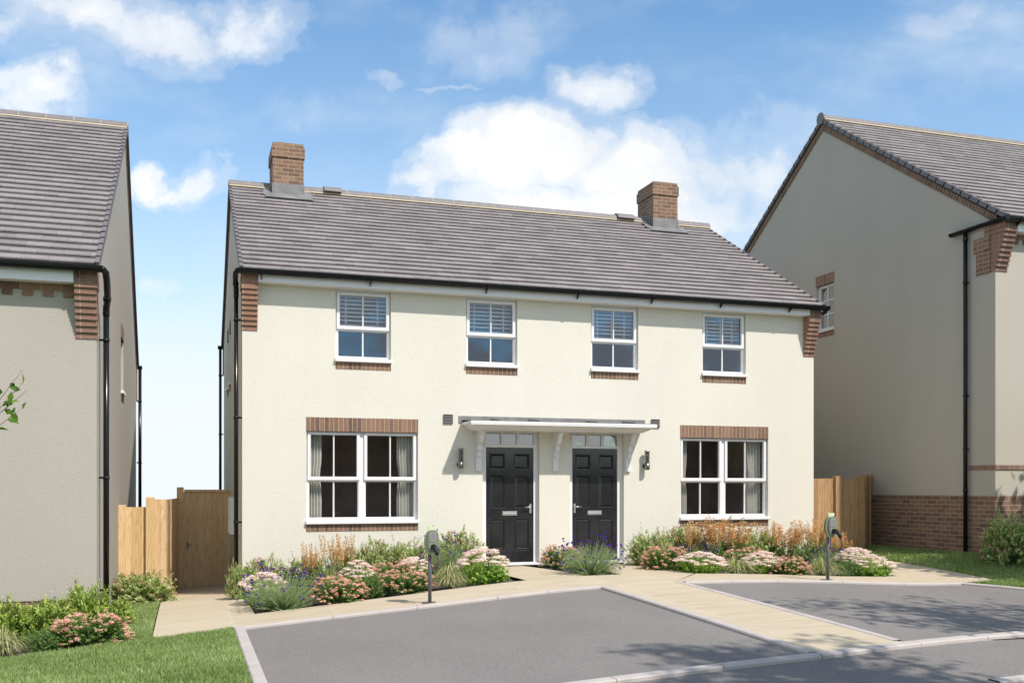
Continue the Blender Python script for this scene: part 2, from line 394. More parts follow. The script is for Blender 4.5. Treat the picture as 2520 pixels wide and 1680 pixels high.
PATHS[2:3] = [[(4.4, YK), (5.45, YK), (5.2, -2.85), (4.62, -2.85), (3.75, -2.95)], [(5.45, YK), (6.4, -2.85), (5.2, -2.85)], [(5.2, -2.85), (6.4, -2.85), (6.4, -.01), (5.2, -.01)]]
PATHS.append([(4.38, YK), (5.47, YK), (5.47, -8.55), (4.38, -8.8)])
sheet('path', PATHS, -.004, 'paving')
sheet('planting_bed', [[(0, -.01), (0, -3.05), (3.7, -2.95), (3.7, -.01)], [(4.62, -.01), (4.62, -2.85), (5.2, -2.85), (5.2, -.01)], [(6.4, -.01), (6.4, -2.88), (9.95, -2.95), (9.6, -.01)]], -.05, 'soil')
sheet('planting_bed', [[(-1.3, -4.15), (-1.65, -2.45), (-9, -2.45), (-9, -6.0), (-2.7, -4.8)]], -.03, 'soil')

def kerb_run(pts, w=.1, unit=.915, dz=.004):
    "upright kerb stones along a polyline, each stone with a small gap to the next"
    mb = MB()
    for (a, b) in zip(pts[:-1], pts[1:]):
        a = np.array(a); b = np.array(b); L = np.linalg.norm(b-a); d = (b-a)/L; n = np.array((-d[1], d[0]))
        k = max(1, round(L/unit)); 
        for i in range(k):
            p = a+d*(L*i/k+.003); q = a+d*(L*(i+1)/k-.003)
            for r0, r1 in ((p, (p+q)/2), ((p+q)/2, q)):
                c = [r0-n*w/2, r1-n*w/2, r1+n*w/2, r0+n*w/2]; z = gnd([t[0] for t in c], [t[1] for t in c])+dz
                ins = [r0-n*(w/2-.012), r1-n*(w/2-.012), r1+n*(w/2-.012), r0+n*(w/2-.012)]
                mb.face([(t[0], t[1], zz) for t, zz in zip(ins, z)], .5)
                mb.face([(c[0][0], c[0][1], z[0]-.012), (c[1][0], c[1][1], z[1]-.012), (ins[1][0], ins[1][1], z[1]), (ins[0][0], ins[0][1], z[0])])
                mb.face([(c[2][0], c[2][1], z[2]-.012), (c[3][0], c[3][1], z[3]-.012), (ins[3][0], ins[3][1], z[3]), (ins[2][0], ins[2][1], z[2])])
                mb.face([(c[0][0], c[0][1], z[0]-.15), (c[1][0], c[1][1], z[1]-.15), (c[1][0], c[1][1], z[1]-.012), (c[0][0], c[0][1], z[0]-.012)])
                mb.face([(c[2][0], c[2][1], z[2]-.15), (c[3][0], c[3][1], z[3]-.15), (c[3][0], c[3][1], z[3]-.012), (c[2][0], c[2][1], z[2]-.012)])
                mb.face([(c[3][0], c[3][1], z[3]-.15), (c[0][0], c[0][1], z[0]-.15), (c[0][0], c[0][1], z[0]-.012), (c[3][0], c[3][1], z[3]-.012)])
                mb.face([(c[1][0], c[1][1], z[1]-.15), (c[2][0], c[2][1], z[2]-.15), (c[2][0], c[2][1], z[2]-.012), (c[1][0], c[1][1], z[1]-.012)])
    return tag(mb.build('kerb', 'kerb'), kind='structure')
kerb_run([(-.19, YK-.06), (2.9, YK-.055), (3.6, YK-.02), (4.40, YK+.02)])
kerb_run([(-.24, YK-.0), (-.24, -17)], .12)
kerb_run([(4.38, YK-.05), (4.38, -8.75)])
kerb_run([(5.47, YK), (5.47, -8.5)])
kerb_run([(5.55, YK-.03), (7., YK+.0), (10.15, YK-.02)])
kerb_run([(10.15, YK-.04), (10.75, -5.04), (12.4, -7.75)])
kerb_run([(-.1, -9.1), (2.4, -8.95), (4.38, -8.82), (5.6, -8.6), (7.4, -8.3), (9.5, -8.1), (14, -7.5)], .12)
kerb_run([(5.12, -10.04), (9, -9.6)], .12)

# ---- lawn blades
def in_poly(px, py, poly):
    ins = np.zeros(len(px), bool); n = len(poly)
    for i in range(n):
        x1, y1 = poly[i]; x2, y2 = poly[(i+1) % n]
        c = ((y1 > py) != (y2 > py)) & (px < (x2-x1)*(py-y1)/(y2-y1+1e-12)+x1); ins ^= c
    return ins
lawnL = [(-.31, YK-.02), (-.31, -12), (-6.5, -12), (-6.5, -5.35), (-2.7, -4.8), (-1.38, -4.16), (-1.72, -2.4), (-1.9, -2.4), (-1.9, 2.2), (-1.22, 3.2), (-1.22, YK-.05)]
lawnR = [(10.24, YK-.04), (10.9, YK+.02), (10.93, -.0), (11.5, -.0), (12.3, .9), (12.33, -2.5), (17, -2.5), (17, -7.4), (12.5, -7.7), (10.82, -5.0)]
def grass(name, poly, dens, hl, w, far=None):
    xs = [p[0] for p in poly]; ys = [p[1] for p in poly]
    n = int((max(xs)-min(xs))*(max(ys)-min(ys))*dens)
    x = RNG.uniform(min(xs), max(xs), n); y = RNG.uniform(min(ys), max(ys), n); k = in_poly(x, y, poly)
    # keep only what the neighbourhood of the view can show
    rx = x+.819; ry = y+16.28; D = rx*.3079+ry*.9514; lat = rx*.9514-ry*.3079
    k &= (D > 5.5) & (lat > -.62*D) & (lat < .62*D)
    x, y = x[k], y[k]; D = D[k]; keep = RNG.random(len(x)) < np.clip(1.25-(D-7)*.05, .45, 1); x, y = x[keep], y[keep]; n = len(x)
    z = gnd(x, y)-.03
    cl = .5+.5*np.sin(x*7.3+np.sin(y*5.1)*1.7)*np.sin(y*6.1+np.sin(x*4.3)*2.)
    cl2 = np.sin(x*1.9+1.1*np.sin(y*1.3))*np.sin(y*2.3+x*.7)
    h = (hl*(.6+.6*RNG.random(n))*(.8+.45*cl))+.025; a = RNG.uniform(0, 2*math.pi, n); ww = w*(.7+.7*RNG.random(n))
    lean = h*RNG.uniform(.1, .75, n); la = a+RNG.uniform(-.9, .9, n)+math.pi/2
    b0 = np.c_[x-np.cos(a)*ww/2, y-np.sin(a)*ww/2, z]; b1 = np.c_[x+np.cos(a)*ww/2, y+np.sin(a)*ww/2, z]
    m = np.c_[x+np.cos(la)*lean*.35, y+np.sin(la)*lean*.35, z+h*.6]; m0 = m-np.c_[np.cos(a)*ww*.35, np.sin(a)*ww*.35, z*0]; m1 = m+np.c_[np.cos(a)*ww*.35, np.sin(a)*ww*.35, z*0]
    tp = np.c_[x+np.cos(la)*lean, y+np.sin(la)*lean, z+h]
    V = np.stack([b0, b1, m1, m0, tp], 1).reshape(-1, 3); i = np.arange(n)*5
    F = np.r_[np.c_[i, i+1, i+2], np.c_[i, i+2, i+3], np.c_[i+3, i+2, i+4]]
    t = np.clip(RNG.normal(.5, .2, n)+.16*cl2-.14*cl, 0, 1); t[RNG.random(n) < .03] = 1.
    o = fastmesh(name, V, F, np.r_[t, t, t], 'grass_blade'); tag(o, None, None, kind='stuff'); return o
sheet('lawn', [[(-.31, YK-.02), (-.31, -19), (-9, -19), (-9, -6.0), (-2.7, -4.8), (-1.38, -4.16), (-1.22, YK-.05)], [(-1.22, YK-.05), (-1.38, -4.16), (-1.72, -2.4), (-1.9, 2.3), (-1.22, 3.4)],
   [(10.2, YK-.02), (10.9, YK+.03), (20, YK), (20, -7.3), (12.45, -7.72)], [(10.9, YK), (20, YK), (20, -2.5), (12.33, -2.5), (12.33, .9), (10.9, .9)]], -.028, 'turf_soil')
gl = grass('grass', lawnL, 7400, .040, .006); gl['label'] = 'sunlit mown lawn grass at the left beside the parking bay'; gl['category'] = 'grass'
gr = grass('grass', lawnR, 3600, .045, .008); gr['label'] = 'shaded lawn grass below the brick plinth at the right'; gr['category'] = 'grass'
# ragged lawn edge over the slabs and daisies
def stones(name, regions, n, label):
    V = []; F = []; T = []
    for _ in range(n):
        x0, x1, y0, y1 = random.choice(regions); x = random.uniform(x0, x1); y = random.uniform(y0, y1); s = random.uniform(.006, .018); z = g1(x, y)-.03-.015
        b = len(V); 
        for dx, dy, dz in ((-1, 0, 0), (0, -1, .1), (1, 0, 0), (0, 1, .1), (0, 0, 1)): V.append((x+dx*s*random.uniform(.7, 1.2), y+dy*s*random.uniform(.7, 1.2), z+dz*s*.9+.004))
        F += [(b, b+1, b+4), (b+1, b+2, b+4), (b+2, b+3, b+4), (b+3, b, b+4)]; T += [random.random()]*4
    o = fastmesh(name, np.array(V), np.array(F), np.array(T), 'mulch'); tag(o, label, 'gravel', kind='stuff')
m_leaf('mulch', [(0, (.03, .025, .022)), (.6, (.10, .09, .085)), (1, (.22, .20, .19))], trans=.0)
stones('gravel', [(0.05, 3.65, -3., -2.2), (4.65, 5.15, -2.8, -1.6), (6.45, 9.9, -2.9, -2.2), (-3.6, -1.45, -4.6, -3.6)], 7000, 'dark mulch chips between the plants in the beds')

# ================================================================== HOUSE HELPERS
def P_ax(axis, u, w, z):
    "axis 'y': plane faces -y, u=x, depth w=y ; axis 'xp': faces +x, u=y; axis 'xn': faces -x"
    if axis == 'y': return (u, w, z)
    return (w, u, z)
def wall_open(mb, axis, u0, u1, z0, z1, w, opens, depth):
    "rectangular wall sheet in plane w with openings and reveals going to w+depth"
    us = sorted({u0, u1, *[o[0] for o in opens], *[o[1] for o in opens]}); zs = sorted({z0, z1, *[o[2] for o in opens], *[o[3] for o in opens]})
    for a, b in zip(us[:-1], us[1:]):
        for c, d in zip(zs[:-1], zs[1:]):
            mu, mz = (a+b)/2, (c+d)/2
            if any(o[0] < mu < o[1] and o[2] < mz < o[3] for o in opens): continue
            mb.face([P_ax(axis, a, w, c), P_ax(axis, b, w, c), P_ax(axis, b, w, d), P_ax(axis, a, w, d)])
    for o in opens:
        a, b, c, d = o[:4]; e = w+depth
        for p in (((a, c), (a, d)), ((b, d), (b, c)), ((a, d), (b, d)), ((b, c), (a, c))):
            (p1, q1), (p2, q2) = p
            mb.face([P_ax(axis, p1, w, q1), P_ax(axis, p2, w, q2), P_ax(axis, p2, e, q2), P_ax(axis, p1, e, q1)])

def roof_slope(mb, x0, x1, ye, ze, yr, zr, gauge=.235, tw=.30):
    s = 1 if yr > ye else -1
    L = math.hypot(yr-ye, zr-ze); dy, dz = (yr-ye)/L, (zr-ze)/L; ny, nz = -dz*s, dy*s
    n = round(L/gauge); g = L/n
    prof = [(0, -.004), (0, .014), (.007, .026), (.022, .034), (g*.40, .031), (g*.58, .022), (g*.78, .009), (g+.01, .0)]
    seg_t = (.12, .30, .62, .80, .62, .30, .06)  # course shading painted into the tile colour: head darker, nose lighter
    for r in range(n):
        off = (r % 2)*tw/2; base = r*g; x = x0-off
        while x < x1:
            a, b = max(x, x0)+.0012, min(x+tw, x1)-.0012; x += tw
            if b-a < .01: continue
            t = random.random(); j = random.uniform(-.0015, .0015)
            pa = [(ye+dy*(base+q)+ny*(h+j), ze+dz*(base+q)+nz*(h+j)) for q, h in prof]
            for k in range(len(pa)-1):
                q1, q2 = pa[k], pa[k+1]
                f = [(a, *q1), (b, *q1), (b, *q2), (a, *q2)]
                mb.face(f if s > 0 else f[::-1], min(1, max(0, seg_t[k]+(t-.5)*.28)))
            for xx in (a, b):
                f = [(xx, *q) for q in pa]; mb.face(f, t)
    return n, g
def verge_caps(mb, x, ye, ze, yr, zr, side, n, g):
    "grey dry verge units: one stepped cap per course"
    L = math.hypot(yr-ye, zr-ze); dy, dz = (yr-ye)/L, (zr-ze)/L; s = 1 if yr > ye else -1; ny, nz = -dz*s, dy*s
    for r in range(n):
        a = r*g-.02; b = (r+1)*g+.012
        prof = []
        for q, h in ((a, -.045), (b, -.052), (b, .018), (a, .040)): prof.append((ye+dy*q+ny*h, ze+dz*q+nz*h))
        x0, x1 = (x-.034, x+.0) if side < 0 else (x, x+.034)
        mb.prism(prof, 'x', x0, x1, random.random())
        prof = [(ye+dy*q+ny*h, ze+dz*q+nz*h) for q, h in ((a, .028), (b, .012), (b, .020), (a, .043))]
        x0, x1 = (x-.03, x+.022) if side < 0 else (x-.022, x+.03)
        mb.prism(prof, 'x', x0, x1, random.random())
def ridge(mbt, mbm, x0, x1, y, z, lift=None, gap=()):
    L = .455; n = round((x1-x0)/L); L = (x1-x0)/n
    for i in range(n):
        a, b = x0+i*L+.006, x0+(i+1)*L-.006; mid = (a+b)/2
        if any(g0 < mid < g1_ for g0, g1_ in gap): continue
        seg = 9; up = .0; pts = []
        for k in range(seg+1):
            an = math.pi*(.06+.88*k/seg); pts.append((y-math.cos(an)*.142, z-.108+math.sin(an)*.132))
        inner = [(yy, zz-.02) for yy, zz in reversed(pts)]
        mbt.prism(pts+inner, 'x', a, b, random.random())
    mbm.prism([(y-.16, z-.128), (y+.16, z-.128), (y+.128, z-.08), (y, z-.03), (y-.128, z-.08)], 'x', x0+.01, x1-.01)
    for i in range(n+1):
        x = x0+i*L; x = min(max(x, x0+.004), x1-.004)
        if any(g0 < x < g1_ for g0, g1_ in gap): continue
        pts = [(y-math.cos(math.pi*(.06+.88*k/8))*.141, z-.108+math.sin(math.pi*(.06+.88*k/8))*.131) for k in range(9)]
        mbm.prism(pts, 'x', x-.0075, x+.0075)
def gutter(parent, pts_x, y, z, brackets, label=None):
    "half round gutter along x"
    x0, x1 = pts_x; mb = MB(); r = .058; N = 10
    out = [(y-math.cos(math.pi*k/N)*r, z-math.sin(math.pi*k/N)*r*1.22) for k in range(N+1)]; inn = [(y-math.cos(math.pi*k/N)*(r-.005), z-math.sin(math.pi*k/N)*(r-.005)*1.22) for k in range(N+1)]
    for k in range(N):
        mb.face([(x0, *out[k]), (x0, *out[k+1]), (x1, *out[k+1]), (x1, *out[k])], smooth=True)
        mb.face([(x0, *inn[k+1]), (x0, *inn[k]), (x1, *inn[k]), (x1, *inn[k+1])], smooth=True)
    mb.box(x0, x1, y-r-.006, y-r+.002, z-.004, z+.008)
    for x in (x0, x1): mb.face([(x, *p) for p in out])
    o = mb.build('gutter', 'black_plastic', parent)
    for bx in brackets:
        bm = MB()
        o2 = [(y-math.cos(math.pi*k/N)*(r+.008), z-math.sin(math.pi*k/N)*(r*1.22+.008)) for k in range(N+1)]
        bm.prism(o2+[(p[0], p[1]) for p in reversed(out)], 'x', bx-.017, bx+.017)
        bm.box(bx-.017, bx+.017, y-r-.014, y-r-.004, z-.02, z+.014)
        bm.prism([(y-.045, z-.07), (y+.05, z-.07), (y+.06, z-.135), (y+.045, z-.135)], 'x', bx-.008, bx+.008)
        bm.build('bracket', 'black_plastic', o)
    return o
def pipe(parent, path, r, clips=(), clip_to=None, collars=()):
    mb = MB(); mb.tube(path, r, 14)
    for (x, y, z) in collars: mb.tube([(x, y, z-.035), (x, y, z-.01), (x, y, z+.01), (x, y, z+.035)], [r+.004, r+.007, r+.007, r+.004], 14)
    o = mb.build('downpipe', 'black_plastic', parent)
    for z in clips:
        cm = MB()
        x, y = path[-1][0], path[-1][1]
        cm.tube([(x, y, z-.018), (x, y, z+.018)], r+.007, 14)
        if clip_to is not None: cm.box(min(x, clip_to[0]), max(x, clip_to[0]), y-.012+clip_to[1], y+.012+clip_to[1], z-.014, z+.014)
        cm.build('pipe_clip', 'black_plastic', o)
    return o

def frame_ring(mb, x0, x1, z0, z1, w, y0, y1, b=.005):
    wl, wr, wb, wt = (w, w, w, w) if not isinstance(w, tuple) else w
    A = [(x0, z0), (x1, z0), (x1, z1), (x0, z1)]; B = [(x0+wl, z0+wb), (x1-wr, z0+wb), (x1-wr, z1-wt), (x0+wl, z1-wt)]
    C = [(x0+wl-b, z0+wb-b), (x1-wr+b, z0+wb-b), (x1-wr+b, z1-wt+b), (x0+wl-b, z1-wt+b)]
    for i in range(4):
        j = (i+1) % 4
        mb.face([(A[i][0], y0, A[i][1]), (A[j][0], y0, A[j][1]), (C[j][0], y0, C[j][1]), (C[i][0], y0, C[i][1])])
        mb.face([(C[i][0], y0, C[i][1]), (C[j][0], y0, C[j][1]), (B[j][0], y0+.012, B[j][1]), (B[i][0], y0+.012, B[i][1])])
        mb.face([(B[i][0], y0+.012, B[i][1]), (B[j][0], y0+.012, B[j][1]), (B[j][0], y1, B[j][1]), (B[i][0], y1, B[i][1])])
        mb.face([(A[j][0], y0, A[j][1]), (A[i][0], y0, A[i][1]), (A[i][0], y1, A[i][1]), (A[j][0], y1, A[j][1])])
def window_front(house, x0, x1, zs, zt, zmid, double, gmat):
    "casement window styled as sashes: fixed lower lights, projecting upper sashes"
    f = MB(); y0 = .062; y1 = .125
    fw = .042
    f.box(x0, x0+fw, y0, y1, zs, zt); f.box(x1-fw, x1, y0, y1, zs, zt); f.box(x0+fw, x1-fw, y0, y1, zt-fw, zt); f.box(x0+fw, x1-fw, y0, y1, zs, zs+.035)
    cells = [(x0+fw, x1-fw)]
    if double:
        c = (x0+x1)/2-.012; mw = .055; f.box(c-mw, c+mw, y0, y1, zs+.035, zt-fw); cells = [(x0+fw, c-mw), (c+mw, x1-fw)]
    for a, b in cells: f.box(a, b, y0, y1, zmid-.03, zmid+.02)
    win = f.build('window', 'white_upvc', house)
    for a, b in cells:
        s = MB(); a2, b2 = a-.018, b+.018
        frame_ring(s, a2, b2, zmid-.012, zt-.012, (.05, .05, .055, .045), y0-.028, y0+.02)
        s.build('sash', 'white_upvc', win)
        # glazing bars + lower inner bead
        gb = MB(); cc = (a+b)/2
        gb.bev(cc-.011, cc+.011, y0-.004, y0+.03, zmid+.043, zt-.057, .004); gb.build('glazing_bar', 'white_upvc', win); gb = MB()
        gb.bev(cc-.012, cc+.012, y0+.012, y0+.04, zs+.045, zmid-.03, .004)
        gb.build('glazing_bar', 'white_upvc', win)
        bd = MB(); frame_ring(bd, a, b, zs+.033, zmid-.028, .014, y0+.016, y0+.05, .003); bd.build('bead', 'white_upvc', win)
        g = MB(); yg = y0+.014; g.face([(a, yg, zmid+.03), (b, yg, zmid+.03), (b, yg, zt-.05), (a, yg, zt-.05)]); g.build('pane', gmat, win); g = MB()
        yg = y0+.034; g.face([(a, yg, zs+.03), (b, yg, zs+.03), (b, yg, zmid-.02), (a, yg, zmid-.02)])
        g.build('pane', gmat, win)
    sl = MB(); sl.prism([(.10, zs+.005), (-.045, zs-.006), (-.055, zs-.012), (-.055, zs-.052), (-.045, zs-.06), (.0, zs-.06), (.0, zs-.004)], 'x', x0-.012, x1+.008)
    sl.build('sill', 'white_upvc', win)
    return win
def room(house, x0, x1, y0, y1, z0, z1):
    r = MB(); r.face([(x0, y1, z0), (x1, y1, z0), (x1, y1, z1), (x0, y1, z1)]); r.face([(x0, y0, z0), (x0, y1, z0), (x0, y1, z1), (x0, y0, z1)])
    r.face([(x1, y0, z0), (x1, y1, z0), (x1, y1, z1), (x1, y0, z1)]); r.face([(x0, y0, z0), (x1, y0, z0), (x1, y1, z0), (x0, y1, z0)]); r.face([(x0, y0, z1), (x1, y0, z1), (x1, y1, z1), (x0, y1, z1)])
    return r
def curtain(x0, x1, z0, z1, y, label, tie):
    me = []; mb = MB(); n = 60; rows = 14
    W = x1-x0
    def pt(i, j):
        s = i/n; v = j/rows; z = z0+(z1-z0)*v
        pinch = 1-.12*math.exp(-((v-.52)/.10)**2)
        if tie > 0: x = x0+W*s*pinch
        else: x = x1-W*(1-s)*pinch
        yy = y+.022*math.sin(s*2*math.pi*5.3+.6*math.sin(v*2))+.01*math.sin(s*31+1)
        return (x, yy, z)
    for i in range(n):
        for j in range(rows): mb.face([pt(i, j), pt(i+1, j), pt(i+1, j+1), pt(i, j+1)], .5, True)
    o = mb.build('curtain', 'curtain'); 
    bpy.context.view_layer.update()
    return tag(o, label, 'curtain', 'curtains behind the ground floor windows')

# ================================================================== MAIN HOUSE
H = empty('semi_detached_house', (0, 0, 0)); tag(H, 'cream rendered pair of semi-detached houses with two black doors under one white canopy', 'house')
XW = 10.44; CX = 5.225; YB = 8.3
lowL = (.994, 2.814); lowR = (2*CX-2.814+.008, 2*CX-.994)
lowR = (7.641, 9.455)
ups = [(1.459, 2.361), (3.64, 4.545), (5.905, 6.81), (8.084, 8.985)]
d1 = (3.93, 4.943); d2 = (5.508, 6.53)
ZS = .795; ZL = 2.23; US = 3.413; UT = 4.535
opens = [(*lowL, ZS, ZL), (*lowR, ZS, ZL)]+[(*u, US, UT) for u in ups]+[(*d1, -.02, 2.30), (*d2, -.02, 2.30)]
w = MB()
wall_open(w, 'y', 0, XW, -.02, 4.70, 0, opens, .12)
# left gable wall with two small openings, right gable wall, back wall
sideo = [(4.30, 4.75, 3.42, 4.42), (5.45, 5.95, 3.42, 4.42)]
wall_open(w, 'x', 0, YB, -.02, 4.70, 0, sideo, .12)
w.face([(0, 0, 4.70), (0, YB, 4.70), (0, 4.15, 7.12)])
w.face([(XW, 0, -.02), (XW, YB, -.02), (XW, YB, 4.70), (XW, 4.15, 7.12), (XW, 0, 4.70)])
w.face([(0, YB, -.02), (0, YB, 4.7), (XW, YB, 4.7), (XW, YB, -.02)])
w.face([(0, 0, 4.69), (XW, 0, 4.69), (XW, YB, 4.69), (0, YB, 4.69)])
w.build('wall', 'render_cream', H)
pl = MB(); pl.box(.012, d1[0], .012, .3, -.95, -.022); pl.box(d1[0], d2[1], .012, .3, -.95, -.06); pl.box(d2[1], XW-.012, .012, .3, -.95, -.022)
pl.box(.012, .3, .3, YB, -1.2, -.022); pl.box(XW-.3, XW-.012, .3, YB, -.9, -.022)
pl.build('plinth', 'brick_plinth', H)
# lintels and brick sills
for (a, b) in (lowL, lowR):
    s = MB(); s.box(a-.003, b+.003, -.006, .05, ZL, 2.452); s.build('brick_lintel', 'brick_soldier', H)
    s = MB(); s.box(a-.005, b+.003, -.006, .05, .619, .738); s.build('brick_sill', 'brick_soldier', H)
for (a, b) in ups:
    s = MB(); s.box(a, b, -.006, .05, 3.238, 3.354); s.build('brick_sill', 'brick_soldier', H)
for (a, b, c, d) in sideo:
    s = MB(); s.box(-.012, .04, a-.02, b+.02, d, d+.22); s.build('brick_lintel', 'brick_soldier', H)
    s = MB(); s.box(-.012, .04, a-.02, b+.02, c-.16, c-.05); s.build('brick_sill', 'brick_soldier', H)
    f = MB(); f.box(.07, .11, a, b, c, d); wn = f.build('window', 'white_upvc', H)
    f = MB(); f.box(-.045, .08, a, b, c-.05, c); f.build('sill', 'white_upvc', wn)
window_front(H, *lowL, ZS, ZL, 1.458, True, 'glass_lower'); window_front(H, *lowR, ZS, ZL, 1.458, True, 'glass_lower')
for u in ups: window_front(H, *u, US, UT-.035, 3.905, False, 'glass_upper')
for u in ups:
    f = MB(); f.box(u[0], u[1], .05, .12, UT-.035, UT+.0); f.build('window_head', 'white_upvc', H)
for (a, b) in (lowL, lowR): room(H, a-.3, b+.3, .122, 2.7, .02, 2.5).build('interior', 'interior', H)
for i, (a, b) in enumerate(ups): room(H, a-.5, b+.5, .122, 3.0, 2.6, 4.66).build('interior', 'interior', H)
room(H, 3.6, 5.1, .20, 3.5, .0, 2.45).build('interior', 'interior', H); room(H, 5.3, 6.9, .20, 3.5, .0, 2.45).build('interior', 'interior', H)
# roof
ye, ze, yr, zr = -.285, 4.705, 4.15, 7.235
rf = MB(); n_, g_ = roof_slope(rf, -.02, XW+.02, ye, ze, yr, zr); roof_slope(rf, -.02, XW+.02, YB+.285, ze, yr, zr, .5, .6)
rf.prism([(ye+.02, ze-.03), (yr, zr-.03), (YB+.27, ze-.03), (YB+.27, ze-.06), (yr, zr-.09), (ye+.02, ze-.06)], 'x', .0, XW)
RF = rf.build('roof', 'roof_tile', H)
for sx, side in ((-.02, -1), (XW+.02, 1)):
    vg = MB()
    verge_caps(vg, sx, ye, ze, yr, zr, side, n_, g_); verge_caps(vg, sx, YB+.285, ze, yr, zr, side, n_, g_); vg.build('verge', 'tile_side', RF)
chx = ((.766, 1.357), (8.93, 9.52))
for ra, rb in ((-.05, chx[0][0]-.02), (chx[0][1]+.02, chx[1][0]-.02), (chx[1][1]+.02, XW+.05)):
    rt = MB(); rm = MB(); ridge(rt, rm, ra, rb, yr, 7.335); rt.build('ridge_tile', 'ridge_tile', RF); rm.build('ridge_mortar', 'mortar', RF)
for a, b in ((1.79, 2.14), (8.19, 8.60)):
    v = MB(); v.prism([(yr-.205, 7.262), (yr-.17, 7.325), (yr-.03, 7.392), (yr+.03, 7.392), (yr+.17, 7.325), (yr+.205, 7.262), (yr+.18, 7.255), (yr, 7.372), (yr-.18, 7.255)], 'x', a, b)
    v.build('ridge_vent', 'ridge_tile', RF)
# brick verge under tiles on the left gable
for sx in (-.012, XW-.005):
    bv = MB()
    bv.prism([(-.02, 4.56), (4.15, 6.96), (YB+.02, 4.56), (YB+.02, 4.70), (4.15, 7.13), (-.02, 4.70)], 'x', sx, sx+.02); bv.build('brick_verge', 'brick_soldier', H)
# chimneys
for k, (a, b) in enumerate(chx):
    c = MB(); y0, y1 = 3.75, 4.55
    c.box(a, b, y0, y1, 6.7, 7.775); c.box(a-.022, b+.022, y0-.022, y1+.022, 7.775, 7.985); c.box(a, b, y0, y1, 7.985, 8.06)
    ch = c.build('chimney', 'brick', RF)
    l = MB(); l.box(a-.012, b+.012, y0-.012, y0+.05, 6.9, 7.262)
    for sgn in (0, 1):
        x0_ = a-.010 if sgn == 0 else b-.01
        l.prism([(3.73, 7.02), (4.15, 7.24), (4.58, 7.02), (4.58, 7.2), (4.42, 7.2), (4.42, 7.29), (4.15, 7.42), (3.88, 7.29), (3.88, 7.2), (3.73, 7.2)], 'x', x0_-.004, x0_+.024)
    # lead apron on the tiles
    sl = (zr-ze)/(yr-ye)
    def zt(y): return ze+(y-ye)*sl
    for (p, q, ya, yb, h) in ((a-.16, b+.16, 3.52, 3.66, .045), (a-.2, b+.18, 3.64, 3.80, .051)):
        l.prism([(ya, zt(ya)+h), (yb, zt(yb)+h), (yb, zt(yb)+h+.008), (ya, zt(ya)+h+.008)], 'x', p, q)
    for (p, q) in ((a-.17, a-.005), (b+.005, b+.17)):
        l.prism([(3.78, zt(3.78)+.052), (4.06, zt(4.06)+.052), (4.06, zt(4.06)+.060), (3.78, zt(3.78)+.060)], 'x', p, q)
    l.build('flashing', 'lead', ch)
    # rainwater-tight cap
    cp = MB(); cp.box(a+.06, b-.06, y0+.06, y1-.06, 8.061, 8.085); cp.build('capping', 'mortar', ch)
# fascia + soffit
fs = MB(); fs.box(.232, XW-.228, -.215, -.195, 4.528, 4.68); fs.box(.232, XW-.228, -.195, -.001, 4.530, 4.545)
fs.build('fascia', 'white_upvc', H)
def corbel(parent, x0, x1, z0, yw, ztop, out, flip, step_n=8, wrap=.012, bh=.0788):
    c = MB(); k = 0; z = z0
    n = round((ztop-z0)/bh); bh = (ztop-z0)/n
    for k in range(n):
        y = yw-.012-min(k, step_n)*(out-.012)/step_n
        sx = wrap*(1+ (k > step_n-1))
        a, b = (x0-sx, x1) if not flip else (x0, x1+sx)
        c.box(a, b, y, yw+.10, z0+k*bh+.0, z0+(k+1)*bh-(.012 if k % 1 == 0 and k < n-1 else 0))
    c2 = MB()
    for k in range(n):
        y = yw-.008-min(k, step_n)*(out-.012)/step_n
        a, b = (x0-wrap*.3, x1-.004) if not flip else (x0+.004, x1+wrap*.3)
        c2.box(a, b, y+.006, yw+.09, z0+(k+1)*bh-.0125, z0+(k+1)*bh+.0005)
    o = c.build('corbel', 'brick_corbel', parent); c2.build('mortar_joint', 'mortar_dark', o); return o
m_brick('brick_corbel', w=.234, h=50., tone=.84); m_plain('mortar_dark', (.36, .30, .17), .9)
corbel(H, 0, .232, 3.79, 0, 4.645, .205, False); corbel(H, XW-.228, XW, 3.79, 0, 4.645, .205, True)
gy = -.285+.0; gz = 4.69
gutter(H, (-.10, XW+.13), gy, gz, [.28, 1.98, 3.92, 5.55, 6.95, 8.32, 9.75, ])
go = MB(); go.tube([(-.05, gy, gz-.025), (-.09, gy+.0, gz-.03), (-.11, gy+.04, gz-.06), (-.112, gy+.12, gz-.12), (-.10, gy+.24, gz-.20), (-.092, gy+.30, gz-.25), (-.09, gy+.315, gz-.32)], .041, 14)
go.tube([(-.103, gy+.21, gz-.18), (-.100, gy+.24, gz-.20)], .047, 14); go.build('gutter_elbow', 'black_plastic', H)
go = MB(); go.tube([(XW+.07, gy, gz-.05), (XW+.09, gy+.05, gz-.08), (XW+.09, gy+.14, gz-.10)], .042, 12); go.build('gutter_outlet', 'black_plastic', H)
pipe(H, [(-.09, .03, 4.42), (-.09, .03, -.345)], .033, (3.95, 2.42, .78, -.05), (0., .0), [(-.09, .03, 4.33)])
gutter(H, (-.13, XW+.13), YB+.30, gz, [.3, 5, 10])
pipe(H, [(-.07, YB+.30, 4.66), (-.07, YB+.30, -.6)], .033, (4.0, 2.6, 1.), (0., 0.))
cb = MB(); cb.box(-.02, .22, YB, YB+.25, 4.0, 4.64); cb.build('corbel', 'brick', H)

